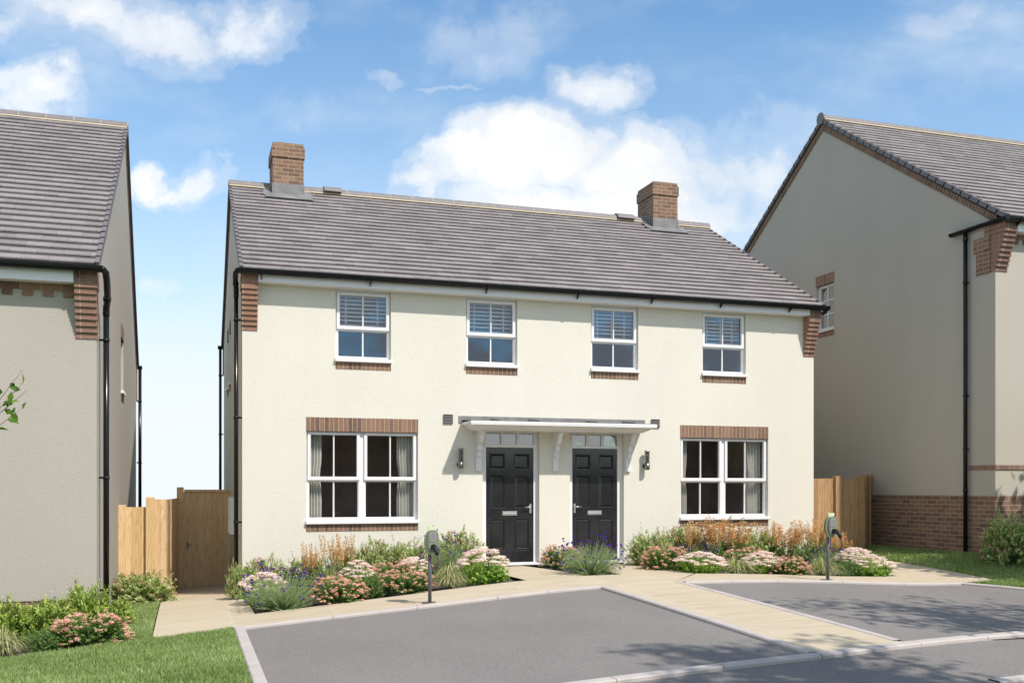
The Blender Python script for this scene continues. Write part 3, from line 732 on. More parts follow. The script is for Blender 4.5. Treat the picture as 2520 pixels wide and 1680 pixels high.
# ---- doors
def door(x0, x1, mirror):
    "opening x0..x1 ; frame, slab with six raised panels, three light fanlight"
    s0 = 4.012 if not mirror else 5.585; s1 = s0+.858
    f = MB(); yf = .085
    f.box(x0, s0, yf, .2, .03, 2.30); f.box(s1, x1, yf, .2, .03, 2.30); f.box(s0, s1, yf, .2, 2.012, 2.055); f.box(s0, s1, yf, .2, 2.262, 2.30)
    root = f.build('door_frame', 'white_upvc', H)
    st = MB(); frame_ring(st, s0-.035, s1+.035, 2.02, 2.285, (.03, .03, .035, .03), yf-.012, yf+.02, .004)
    third = (s1-s0)/3
    st.build('fanlight_frame', 'white_upvc', root)
    for k in (1, 2):
        st = MB(); st.bev(s0+k*third-.022, s0+k*third+.022, yf-.004, yf+.05, 2.055, 2.26, .004); st.build('fanlight_bar', 'white_upvc', root)
    g = MB(); g.face([(s0, yf+.03, 2.05), (s1, yf+.03, 2.05), (s1, yf+.03, 2.27), (s0, yf+.03, 2.27)]); g.build('fanlight_pane', 'glass_fan', root)
    th = MB(); th.prism([(.02, .004), (-.02, .004), (-.02, .03), (.08, .045), (.2, .045), (.2, .004)], 'x', x0+.01, x1-.01); th.build('threshold', 'white_upvc', root)
    ys = .108
    d = MB(); pn = []
    W = s1-s0; cols = ((s0+.075, s0+.345), (s1-.345, s1-.075))
    for a, b in cols:
        for c, e in ((1.645, 1.905), (.975, 1.63-.095), (.245, .79)): pn.append((a, b, c, e))
    wall_open(d, 'y', s0, s1, .042, 2.012, ys, pn, .0001)
    d.box(s0, s1, ys+.012, ys+.045, .042, 2.012)
    slab = d.build('door', 'door_paint', H)
    for a, b, c, e in pn:
        r = MB()
        def ring(o1, y1, o2, y2):
            A = [(a+o1, c+o1), (b-o1, c+o1), (b-o1, e-o1), (a+o1, e-o1)]; B = [(a+o2, c+o2), (b-o2, c+o2), (b-o2, e-o2), (a+o2, e-o2)]
            for i in range(4):
                j = (i+1) % 4; r.face([(A[i][0], y1, A[i][1]), (A[j][0], y1, A[j][1]), (B[j][0], y2, B[j][1]), (B[i][0], y2, B[i][1])])
        ring(-.006, ys-.001, 0, ys-.007); ring(0, ys-.007, .008, ys-.005); ring(.008, ys-.005, .020, ys+.011); ring(.020, ys+.011, .043, ys-.006)
        o = .043; r.face([(a+o, ys-.006, c+o), (b-o, ys-.006, c+o), (b-o, ys-.006, e-o), (a+o, ys-.006, e-o)])
        r.build('door_panel', 'door_paint', slab)
    cx = (s0+s1)/2; l = MB(); l.bev(cx-.132, cx+.132, ys-.012, ys, .846, .92, .004); l.bev(cx-.118, cx+.118, ys-.02, ys-.010, .858, .892, .005); l.build('letterbox', 'satin_steel', slab)
    hx = s1-.055 if not mirror else s0+.05; sg = -1 if not mirror else 1
    h = MB(); pts = []
    for k in range(24):
        an = 2*math.pi*k/24; pts.append((hx+.019*math.cos(an), .965+(.062 if math.sin(an) > 0 else -.062)+.021*math.sin(an)))
    h.prism(pts, 'y', ys-.010, ys); h.tube([(hx, ys, .99), (hx, ys-.05, .99)], .011, 10)
    h.tube([(hx, ys-.05, .99), (hx+sg*.03, ys-.055, .99), (hx+sg*.115, ys-.052, .99)], [.011, .009, .008], 10); h.tube([(hx, ys-.009, .925), (hx, ys-.014, .925)], .010, 10)
    h.build('handle', 'satin_steel', slab)
    return slab
m_glass('glass_fan', .26, (.95, .97, 1.))
door(*d1, False); door(*d2, True)
# ---- canopy (white, on three brackets)
cn = MB(); a, b = 3.56, 6.885
cn.box(a, b, -.60, 0, 2.372, 2.412)
cn.prism([(-.60, 2.368), (-.60, 2.352), (-.57, 2.352)], 'x', a, b)
def cove(mb):
    prof = [(0, 2.371), (-.565, 2.371), (-.555, 2.352), (-.53, 2.345), (-.515, 2.325), (-.49, 2.305), (-.455, 2.295), (-.44, 2.285), (-.43, 2.275), (-.42, 2.272), (0, 2.272)]
    n = len(prof)
    for i in range(1, n-1):
        (y1, z1), (y2, z2) = prof[i], prof[i+1]; i1 = .6+y1; i2 = .6+y2
        if i+1 == n-1: i2 = i1; mb.face([(a+i1, y1, z1), (b-i1, y1, z1), (b-i1, 0, z2), (a+i1, 0, z2)]); break
        mb.face([(a+i1, y1, z1), (b-i1, y1, z1), (b-i2, y2, z2), (a+i2, y2, z2)])
        mb.face([(a+i1, y1, z1), (a+i2, y2, z2), (a+i2, 0, z2), (a+i1, 0, z1)]); mb.face([(b-i1, y1, z1), (b-i2, y2, z2), (b-i2, 0, z2), (b-i1, 0, z1)])
cove(cn)
CN = cn.build('canopy', 'white_timber', H)
ld = MB(); ld.prism([(-.585, 2.4125), (0, 2.455), (0, 2.463), (-.59, 2.420)], 'x', a+.01, b-.01); ld.box(a-.05, b+.05, -.014, -.002, 2.405, 2.525)
for x in (a+.52, a+1.2, a+2.25, a+2.95): ld.prism([(-.56, 2.42), (-.014, 2.46), (-.014, 2.49), (-.56, 2.44)], 'x', x-.012, x+.012)
ld.build('lead_flashing', 'lead', CN)
for bx in (3.85, 5.235, 6.60):
    k = MB()
    k.box(bx-.05, bx+.05, -.045, 0, 1.608, 2.271); k.bev(bx-.065, bx+.065, -.345, -.0451, 2.247, 2.271, .004)
    prof = [(-.046, 2.246), (-.315, 2.246), (-.31, 2.225), (-.285, 2.215), (-.262, 2.195), (-.25, 2.165), (-.24, 2.125), (-.215, 2.09), (-.18, 2.07), (-.15, 2.06), (-.046, 2.06)]
    k.prism(prof, 'x', bx-.036, bx+.036)
    k.box(bx-.036, bx+.036, -.13, -.046, 1.945, 2.059); k.box(bx-.036, bx+.036, -.09, -.046, 1.835, 1.944)
    k.build('canopy_bracket', 'white_timber', CN)

# ---- things fixed to the wall
def copy_tree(o, parent=None):
    c = o.copy(); COL.objects.link(c); c.parent = parent
    for ch in o.children: copy_tree(ch, c)
    return c
def mk_lamp():
    r = empty('wall_lamp', (0, 0, 0)); tag(r, group='steel tube lamps on the house wall')
    b = MB(); b.tube([(0, 0, -.10), (0, -.03, -.10)], [.042, .036], 18); b.tube([(0, -.03, -.10), (0, -.06, -.10)], .015, 10); b.build('mount', 'charger_black', r, False)
    b = MB(); b.tube([(0, -.1, -.17), (0, -.1, -.048)], .047, 22); b.build('casing', 'steel', r, False); b = MB(); b.tube([(0, -.1, .135), (0, -.1, .17)], .047, 22); b.build('cap', 'steel', r, False)
    b = MB(); b.tube([(0, -.1, -.048), (0, -.1, .135)], .044, 22, False); b.build('diffuser', 'lamp_tube', r, False)
    b = MB(); b.tube([(0, -.1, -.05), (0, -.1, .135)], .018, 12); b.build('lamp_core', 'steel', r, False)
    b = MB(); b.tube([(0, -.146, -.09), (0, -.152, -.09)], .012, 12); b.build('sensor', 'lamp_clear', r, False)
    return r
m, t, p = newmat('lamp_tube'); t.t.nodes.remove(p)
_fr = t.m('POWER', t.n('ShaderNodeLayerWeight', ins={'Blend': .5}).outputs['Facing'], 3.)
_mx = t.n('ShaderNodeMixShader', ins={0: t.m('ADD', t.m('MULTIPLY', _fr, 1.6), .12, clamp=True), 1: t.n('ShaderNodeBsdfTransparent', ins={'Color': (.42, .41, .39, 1)}).outputs[0], 2: t.n('ShaderNodeBsdfGlossy', ins={'Roughness': .12}).outputs[0]})
t.t.links.new(_mx.outputs[0], t.t.nodes['Material Output'].inputs['Surface']); M['lamp_tube'] = m
l1 = mk_lamp(); l1.location = (3.52, 0, 1.81); l1['label'] = 'steel cylinder wall lamp to the left of the door canopy'; l1['category'] = 'wall lamp'
l2 = copy_tree(l1); l2.location = (6.935, 0, 1.81); l2['label'] = 'steel cylinder wall lamp to the right of the door canopy'
def mk_vent():
    r = empty('air_vent', (0, 0, 0)); tag(r, 'dark louvred air vent left of the canopy end, clear of it', 'air vent', 'louvred vents in the front wall')
    b = MB(); frame_ring(b, -.08, .08, -.078, .078, .012, -.022, 0); b.build('frame', 'vent_plastic', r, False)
    b = MB()
    for k in range(5):
        z = -.062+k*.0255; b.prism([(-.018, z), (-.004, z+.02), (-.004, z+.024), (-.02, z+.006)], 'x', -.068, .068)
    b.build('louvres', 'vent_plastic', r, False)
    b = MB(); b.box(-.07, .07, -.003, -.001, -.07, .07); b.build('backing', 'charger_black', r, False)
    return r
v1 = mk_vent(); v1.location = (3.325, 0, 2.468)
v2 = copy_tree(v1); v2.location = (7.14, 0, 2.468); v2['label'] = 'dark louvred air vent partly behind the canopy right end'
mbx = empty('meter_box', (0, .72, .87)); tag(mbx, 'white utility meter box on the side wall behind the downpipe', 'meter box')
b = MB(); b.box(-.17, -.001, .50, .95, .57, 1.17); b.build('case', 'meter_box', mbx); b = MB(); b.box(-.18, -.171, .53, .92, .60, 1.14); b.build('cover', 'meter_box', mbx)
# curtains and blinds
curtain(lowL[0]+.02, lowL[0]+.27, .68, 2.3, .22, 'pale curtain at the left side of the left ground floor window', 1)
curtain(lowL[1]-.31, lowL[1]-.02, .68, 2.3, .22, 'pale curtain at the right side of the left ground floor window', -1)
curtain(lowR[0]+.02, lowR[0]+.25, .68, 2.3, .22, 'pale curtain at the left side of the right ground floor window', 1)
curtain(lowR[1]-.36, lowR[1]-.02, .68, 2.3, .22, 'pale curtain at the right side of the right ground floor window', -1)
names = ['leftmost', 'second from left', 'third from left', 'rightmost']
bl0 = empty('blind', (0, 0, 0)); tag(bl0, group='slatted blinds behind the upper windows')
sb = MB()
for k in range(6): sb.box(-.41, .41, -.004, .012, -.08-k*.066-.014, -.08-k*.066+.014)
sb.build('slats', 'blind', bl0, False)
tb = MB()
for x in (-.26, .02, .26): tb.box(x-.012, x+.012, -.008, -.005, -.47, 0)
tb.build('tape', 'blind', bl0, False)
tb = MB(); tb.box(-.42, .42, -.01, .03, -.495, -.475); tb.box(-.42, .42, -.01, .04, -.03, .01); tb.build('rail', 'blind', bl0, False)
for i, (a, b) in enumerate(ups):
    o = bl0 if i == 0 else copy_tree(bl0)
    o.location = ((a+b)/2, .19, 4.47); o['label'] = 'white slatted blind half lowered in the %s upper window' % names[i]; o['category'] = 'blind'

# ================================================================== NEIGHBOUR LEFT
LX = -1.92; LY = -2.47; LB = 7.9
HL = empty('neighbour_house', (LX, LY, -.45)); tag(HL, 'grey-beige rendered house at the left edge with sunlit side wall', 'house')
w = MB(); so = [(2.45, 3.15, 3.02, 3.95)]
w.face([(-10, LY, -.10), (LX, LY, -.10), (LX, LY, 4.06), (-10, LY, 4.06)])
wall_open(w, 'x', LY, LB, -.10, 4.06, LX, so, -.12)
w.face([(LX, LY, 4.06), (LX, LB, 4.06), (LX, 3.72, 7.86)]); w.face([(-10, LB, -.1), (LX, LB, -.1), (LX, LB, 4.06), (-10, LB, 4.06)])
w.face([(-10, LY, -.1), (-10, LB, -.1), (-10, LB, 4.06), (-10, 3.72, 7.86), (-10, LY, 4.06)])
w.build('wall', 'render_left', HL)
b = MB(); b.box(-10, LX-.012, LY+.012, LY+.3, -1.1, -.102); b.build('plinth', 'brick_plinth', HL)
b = MB(); b.box(LX-.3, LX-.002, LY+.3, LB, -1.2, -.102); b.build('side_plinth', 'render_left', HL)
b = MB(); b.box(LX-.2, LX-.121, 2.45, 3.15, 3.02, 3.95); wn = b.build('window', 'white_upvc', HL)
b = MB(); b.box(LX-.1, LX+.05, 2.43, 3.17, 2.97, 3.02); b.build('sill', 'white_upvc', wn)
b = MB(); b.box(LX-.04, LX+.01, 2.43, 3.17, 3.95, 4.18); b.build('brick_lintel', 'brick_soldier', HL); b = MB(); b.box(LX-.04, LX+.01, 2.43, 3.17, 2.86, 2.97); b.build('brick_sill', 'brick_soldier', HL)
le = (LY-.29, 4.10); lr = (3.72, 8.02)
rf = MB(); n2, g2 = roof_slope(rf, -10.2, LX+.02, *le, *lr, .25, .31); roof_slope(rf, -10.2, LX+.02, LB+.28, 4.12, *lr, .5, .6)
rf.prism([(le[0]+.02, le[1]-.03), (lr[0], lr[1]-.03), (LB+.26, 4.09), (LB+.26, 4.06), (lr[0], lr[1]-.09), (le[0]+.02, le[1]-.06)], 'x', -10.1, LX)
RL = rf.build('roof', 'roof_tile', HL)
vg = MB(); verge_caps(vg, LX+.02, *le, *lr, 1, n2, g2); verge_caps(vg, LX+.02, LB+.28, 4.12, *lr, 1, 24, math.hypot(LB+.28-lr[0], lr[1]-4.12)/24); vg.build('verge', 'tile_side', RL)
rt = MB(); rm = MB(); ridge(rt, rm, -10.15, LX+.05, 3.72, 8.10); rt.build('ridge_tile', 'ridge_tile', RL); rm.build('ridge_mortar', 'mortar', RL)
bv = MB(); bv.prism([(LY-.02, 3.97), (3.72, 7.72), (LB+.02, 3.97), (LB+.02, 4.08), (3.72, 7.90), (LY-.02, 4.08)], 'x', LX-.008, LX+.012); bv.build('brick_verge', 'brick_soldier', HL)
fs = MB(); fs.box(-10, LX-.25, LY-.215, LY-.195, 3.88, 4.06); fs.box(-10, LX-.25, LY-.195, LY-.001, 3.882, 3.90); fs.build('fascia', 'white_upvc', HL)
dn = MB(); dn.box(-10, LX-.245, LY-.02, LY+.05, 3.80, 3.878)
x = LX-.27
while x > -7: dn.box(x-.12, x, LY-.02, LY+.05, 3.722, 3.798); x -= .234
dn.build('dentil_course', 'brick_corbel', HL)
corbel(HL, LX-.245, LX, 3.21, LY, 4.06, .205, True)
gutter(HL, (-10, LX+.10), LY-.29, 4.075, [LX-.2, LX-1.5, LX-2.9])
go = MB(); go.tube([(LX+.05, LY-.29, 4.05), (LX+.10, LY-.28, 4.045), (LX+.125, LY-.23, 4.02), (LX+.13, LY-.1, 3.94), (LX+.12, LY+.12, 3.81), (LX+.105, LY+.27, 3.725), (LX+.092, LY+.325, 3.68), (LX+.09, LY+.34, 3.62)], .043, 14)
go.tube([(LX+.113, LY+.18, 3.775), (LX+.108, LY+.23, 3.748)], .050, 14); go.build('gutter_elbow', 'black_plastic', HL)
pipe(HL, [(LX+.09, LY+.34, 3.72), (LX+.09, LY+.34, -.6)], .037, (3.25, 1.45, -.02), (LX, 0), [(LX+.09, LY+.34, 3.60)])
gutter(HL, (-6, LX+.12), LB+.28, 4.10, [])
pipe(HL, [(LX+.07, LB+.28, 4.07), (LX+.07, LB+.28, -.7)], .037, (3.3, 1.9), (LX, 0))
cb = MB(); cb.box(LX-.2, LX+.02, LB, LB+.25, 3.3, 4.06); cb.build('corbel', 'brick', HL)

# ================================================================== NEIGHBOUR RIGHT
RX = 12.36; RY = -2.47; RB = 7.3
HR = empty('neighbour_house', (RX, RY, .15)); tag(HR, 'taller rendered house at the right on a brick plinth, its gable in shade', 'house')
so = [(2.05, 2.67, 4.76, 5.73)]
w = MB(); w.face([(RX, RY, 1.186), (22, RY, 1.186), (22, RY, 5.86), (RX, RY, 5.86)])
wall_open(w, 'x', RY, RB, 1.186, 5.86, RX, so, .12)
w.face([(RX, RY, 5.86), (RX, RB, 5.86), (RX, 2.42, 9.18)]); w.face([(RX, RB, 0), (22, RB, 0), (22, RB, 5.86), (RX, RB, 5.86)]); w.face([(22, RY, 0), (22, RB, 0), (22, RB, 5.86), (22, 2.42, 9.18), (22, RY, 5.86)])
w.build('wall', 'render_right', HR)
b = MB(); b.box(RX-.004, 22, RY-.004, RY+.3, -.6, 1.186); b.box(RX-.004, RX+.3, RY+.3, RB, -.6, 1.186); b.build('plinth', 'brick_plinth', HR)
b = MB(); b.box(RX-.018, 22, RY-.018, RY+.05, 1.635, 1.712); b.box(RX-.018, RX+.05, RY+.05, RY+.60, 1.635, 1.712); b.build('string_course', 'brick_corbel', HR)
b = MB(); b.box(RX-.008, RX+.05, 2.03, 2.69, 5.73, 5.955); b.build('brick_lintel', 'brick_soldier', HR); b = MB(); b.box(RX-.008, RX+.05, 2.03, 2.69, 4.60, 4.71); b.build('brick_sill', 'brick_soldier', HR)
f = MB(); xf = RX+.06
f.box(xf, xf+.06, 2.05, 2.10, 4.76, 5.73); f.box(xf, xf+.06, 2.62, 2.67, 4.76, 5.73); f.box(xf, xf+.06, 2.10, 2.62, 5.68, 5.73); f.box(xf, xf+.06, 2.10, 2.62, 4.76, 4.81)
wn = f.build('window', 'white_upvc', HR)
f = MB(); f.box(xf+.01, xf+.05, 2.35, 2.37, 4.81, 5.68); f.box(xf+.012, xf+.048, 2.10, 2.62, 5.09, 5.11); f.box(xf+.012, xf+.048, 2.10, 2.62, 5.38, 5.40); f.build('glazing_bar', 'white_upvc', wn)
f = MB(); f.face([(xf+.03, 2.1, 4.8), (xf+.03, 2.62, 4.8), (xf+.03, 2.62, 5.7), (xf+.03, 2.1, 5.7)]); f.build('pane', 'glass_fan', wn)
f = MB(); f.box(RX-.045, RX+.1, 2.03, 2.69, 4.71, 4.76); f.build('sill', 'white_upvc', wn)
f = MB(); f.box(RX+.2, RX+2, 1.5, 3.2, 4.3, 6., skip='l'); f.build('interior', 'curtain', HR)
re = (RY-.30, 5.90); rr = (2.42, 9.32)
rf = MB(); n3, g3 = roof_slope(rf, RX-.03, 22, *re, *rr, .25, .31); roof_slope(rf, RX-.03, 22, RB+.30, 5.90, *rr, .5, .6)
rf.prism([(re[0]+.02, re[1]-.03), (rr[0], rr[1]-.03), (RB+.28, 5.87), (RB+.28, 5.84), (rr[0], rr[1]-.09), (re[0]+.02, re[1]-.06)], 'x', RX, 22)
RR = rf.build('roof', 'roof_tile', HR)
vg = MB(); verge_caps(vg, RX-.03, *re, *rr, -1, n3, g3); verge_caps(vg, RX-.03, RB+.30, 5.90, *rr, -1, n3, g3); vg.build('verge', 'tile_side', RR)
rt = MB(); rm = MB(); ridge(rt, rm, RX-.07, 22, 2.42, 9.41); rt.tube([(RX-.085, 2.42, 9.345), (RX-.06, 2.42, 9.345)], .13, 20); rt.build('ridge_tile', 'ridge_tile', RR); rm.build('ridge_mortar', 'mortar', RR)
L = math.hypot(rr[0]-re[0], rr[1]-re[1]); 
bv = MB(); bv.prism([(RY-.05, 5.85), (2.42, 9.09), (RB+.05, 5.85), (RB+.05, 5.97), (2.42, 9.235), (RY-.05, 5.97)], 'x', RX-.02, RX+.01); 
HRv = bv.build('brick_verge', 'brick_verge', HR)
# slope aligned uv so the bricks lie across the verge band
uvl = HRv.data.uv_layers[0]
for po in HRv.data.polygons:
    for li in po.loop_indices:
        v = HRv.data.vertices[HRv.data.loops[li].vertex_index].co; yy = v.y+RY; zz = v.z+.15
        s = 1 if yy < 2.42+.001 else -1
        uvl.data[li].uv = ((yy-2.42)*.823+s*(zz-9)*.568, zz)
fs = MB(); fs.box(RX+.25, 22, RY-.215, RY-.195, 5.68, 5.86); fs.box(RX+.25, 22, RY-.195, RY-.001, 5.682, 5.70); fs.build('fascia', 'white_upvc', HR)
dn = MB(); dn.box(RX+.245, 22, RY-.02, RY+.05, 5.60, 5.678); x = RX+.36
while x < 16: dn.box(x, x+.12, RY-.02, RY+.05, 5.522, 5.598); x += .234
dn.build('dentil_course', 'brick_corbel', HR)
corbel(HR, RX, RX+.245, 5.03, RY, 5.83, .24, False)
b = MB(); b.box(RX-.026, RX+.05, RY+.10, RY+.42, 5.03, 5.42); b.box(RX-.034, RX+.05, RY+.10, RY+.47, 5.42, 5.66); b.box(RX-.03, RX+.05, RY+.10, RY+.22, 5.66, 5.80); b.build('corbel_return', 'brick', HR)
gutter(HR, (RX-.10, 22), RY-.29, 5.885, [RX+.22, RX+1.8, RX+3.4])
gs = MB(); N = 10; gx = RX-.07; r_ = .058
out = [(gx-math.cos(math.pi*k/N)*r_, 5.885-math.sin(math.pi*k/N)*r_) for k in range(N+1)]
for k in range(N): gs.face([(out[k][0], RY-.35, out[k][1]), (out[k+1][0], RY-.35, out[k+1][1]), (out[k+1][0], RY+.98, out[k+1][1]), (out[k][0], RY+.98, out[k][1])], smooth=True)
gs.face([(p[0], RY+.98, p[1]) for p in out]); gs.face([(p[0], RY-.35, p[1]) for p in out])
for y in (RY-.1, RY+.5, RY+.72, RY+.94):
    o2 = [(gx-math.cos(math.pi*k/N)*(r_+.007), 5.887-math.sin(math.pi*k/N)*(r_+.007)) for k in range(N+1)]
    gs.prism(o2, 'y', y-.012, y+.012)
gs.build('side_gutter', 'black_plastic', HR)
pipe(HR, [(gx, RY+.62, 5.85), (gx, RY+.62, -.1)], .037, (4.95, 2.95, 2.), (RX, 0), [(gx, RY+.62, 5.72), (gx, RY+.62, 1.27)])

# ================================================================== FENCES AND GATE
def board_run(name, p, q, z0a, z1, mat, parent, bw=.125, th=.022):
    p = np.array(p); q = np.array(q); L = np.linalg.norm(q-p); d = (q-p)/L; n = np.array((d[1], -d[0])); k = max(1, round(L/bw)); mb = MB()
    for i in range(k):
        a = p+d*(L*i/k+.0015); b = p+d*(L*(i+1)/k-.0015); jj = random.uniform(0, .002); t = random.random()
        c = [a+n*(th+jj), b+n*(th+jj), b, a]
        V = [(x[0], x[1], z0a) for x in c]+[(x[0], x[1], z1) for x in c]
        for f in ((0, 1, 5, 4), (1, 2, 6, 5), (2, 3, 7, 6), (3, 0, 4, 7), (4, 5, 6, 7)): mb.face([V[i_] for i_ in f], t)
    o = mb.build(name, mat, parent); run_uv(o, p, d, parent); return o
def run_uv(o, p, d, parent):
    off = wloc(o); uvl = o.data.uv_layers[0]
    for lp in o.data.loops:
        v = o.data.vertices[lp.vertex_index].co; w_ = (v.x+off[0]-p[0])*d[0]+(v.y+off[1]-p[1])*d[1]
        n_ = -(v.x+off[0]-p[0])*d[1]+(v.y+off[1]-p[1])*d[0]
        uvl.data[lp.index].uv = (w_+n_, v.z+off[2])
def post(p, d, w_, z0, z1, mat, parent, name='post', t=.7):
    p = np.array(p); d = np.array(d)/np.linalg.norm(d); n = np.array((d[1], -d[0])); mb = MB(); h = w_/2; b = .008
    c = [p-d*h+n*h, p+d*h+n*h, p+d*h-n*h, p-d*h-n*h]; ci = [p-d*(h-b)+n*(h-b), p+d*(h-b)+n*(h-b), p+d*(h-b)-n*(h-b), p-d*(h-b)-n*(h-b)]
    for i in range(4):
        j = (i+1) % 4
        mb.face([(*c[i], z0), (*c[j], z0), (*c[j], z1-b), (*c[i], z1-b)], t); mb.face([(*c[i], z1-b), (*c[j], z1-b), (*ci[j], z1), (*ci[i], z1)], t)
    mb.face([(*x, z1) for x in ci], t)
    o = mb.build(name, mat, parent); run_uv(o, p, d, parent); return o
# left gate
G = empty('garden_gate', (-.45, 3.7, -.57)); tag(G, 'shaded brown oak boarded gate between the two houses at left', 'gate')
board_run('board', (-.86, 3.72), (-.03, 3.72), -.60, 1.246, 'oak_gate', G, .118)
b = MB(); b.box(-.875, -.03, 3.665, 3.72, 1.247, 1.29); b.box(-.884, -.858, 3.68, 3.745, -.50, 1.246); b.build('gate_frame', 'oak_gate', G)
b = MB(); b.box(-.857, -.03, 3.7205, 3.745, -.6, 1.248); b.build('backing', 'oak_gate', G)
post((-.945, 3.70), (1, 0), .125, -.8, 1.335, 'oak_gate', G, t=.2)
b = MB(); b.box(-.832, -.80, 3.668, 3.69, .16, .30); b.tube([(-.816, 3.69, .255), (-.816, 3.63, .255), (-.75, 3.62, .25)], .009, 8); b.tube([(-.816, 3.672, .19), (-.816, 3.655, .19)], .012, 8); b.build('handle', 'steel_dark', G)
# left fence (angled, catching the sun)
FL = empty('fence', (-1.4, 2.8, -.5)); tag(FL, 'sunlit pale oak board fence of two panels between the gate path and the left house', 'fence')
board_run('panel', (-1.86, 1.90), (-1.42, 1.90), -.85, .995, 'oak_light', FL, .155); board_run('panel', (-1.42, 1.90), (-1.10, 1.90), -.85, 1.125, 'oak_light', FL, .145)
b = MB(); b.box(-1.86, -1.42, 1.9005, 1.92, -.8, .99); b.box(-1.42, -1.10, 1.9005, 1.92, -.8, 1.12); b.build('backing', 'oak_light', FL)
post((-1.42, 1.87), (1, 0), .135, -.85, 1.165, 'oak_light', FL, t=.3); post((-1.87, 1.87), (1, 0), .13, -.85, 1.03, 'oak_light', FL, t=.9)
board_run('side_panel', (-1.10, 1.90), (-1.0, 3.66), -.85, 1.128, 'oak_gate', FL, .15)
# right fence
FR = empty('fence', (11.6, .2, .1)); tag(FR, 'shaded oak board fence between the right end of the cream house and the brick plinth', 'fence')
B0 = np.array((12.30, .82)); B1 = np.array((11.52, .06)); B2 = np.array((11.0, .06)); B3 = np.array((10.48, .30))
bd = (B0-B1)/np.linalg.norm(B0-B1); BL = np.linalg.norm(B0-B1); bm_ = B1+bd*BL*.45
board_run('panel', B1, bm_, -.2, 1.545, 'oak_mid', FR, .14); board_run('panel', bm_, B0, -.2, 1.56, 'oak_mid', FR, .14)
post(bm_, bd, .13, -.2, 1.585, 'oak_mid', FR, t=.1); post(B0-bd*.03, bd, .13, -.2, 1.60, 'oak_mid', FR, t=.8)
board_run('panel', B2, B1, -.2, 1.49, 'oak_mid', FR, .13); post(B2, (1, 0), .15, -.2, 1.545, 'oak_mid', FR, t=.5); post(B1, (1, 0), .13, -.2, 1.56, 'oak_mid', FR, t=.35)
board_run('panel', (10.42, .08), B2, -.2, 1.50, 'oak_mid', FR, .13)

# ================================================================== EV CHARGERS
def sup(cx, cz, a, b, n=48, e=2.6):
    pts = []
    for k in range(n):
        t = 2*math.pi*k/n; c, s = math.cos(t), math.sin(t)
        pts.append((cx+a*math.copysign(abs(c)**(2/e), c), cz+b*math.copysign(abs(s)**(2/e), s)))
    return pts
def shell(mb, rings, smooth=True, t=.5):
    "rings: list of (pts2d, y)"
    n = len(rings[0][0]); base = len(mb.v)
    for pts, y in rings: mb.v += [(p[0], y, p[1]) for p in pts]
    for i in range(len(rings)-1):
        for k in range(n):
            k2 = (k+1) % n; mb.f.append((base+i*n+k, base+i*n+k2, base+(i+1)*n+k2, base+(i+1)*n+k)); mb.t.append(t); mb.sm.append(smooth)
    mb.f.append(tuple(base+(len(rings)-1)*n+k for k in range(n))); mb.t.append(t); mb.sm.append(False)
    mb.f.append(tuple(base+k for k in reversed(range(n)))); mb.t.append(t); mb.sm.append(False)
def ringline(mb, pts, y, w_):
    n = len(pts); cx = sum(p[0] for p in pts)/n; cz = sum(p[1] for p in pts)/n
    inn = [((p[0]-cx)*(1-w_/abs(max(q[0] for q in pts)-cx))+cx, (p[1]-cz)*(1-w_/abs(max(q[1] for q in pts)-cz))+cz) for p in pts]
    for k in range(n):
        k2 = (k+1) % n; mb.face([(pts[k][0], y, pts[k][1]), (pts[k2][0], y, pts[k2][1]), (inn[k2][0], y, inn[k2][1]), (inn[k][0], y, inn[k][1])])
        mb.face([(pts[k][0], y, pts[k][1]), (pts[k2][0], y, pts[k2][1]), (pts[k2][0], y+.004, pts[k2][1]), (pts[k][0], y+.004, pts[k][1])])
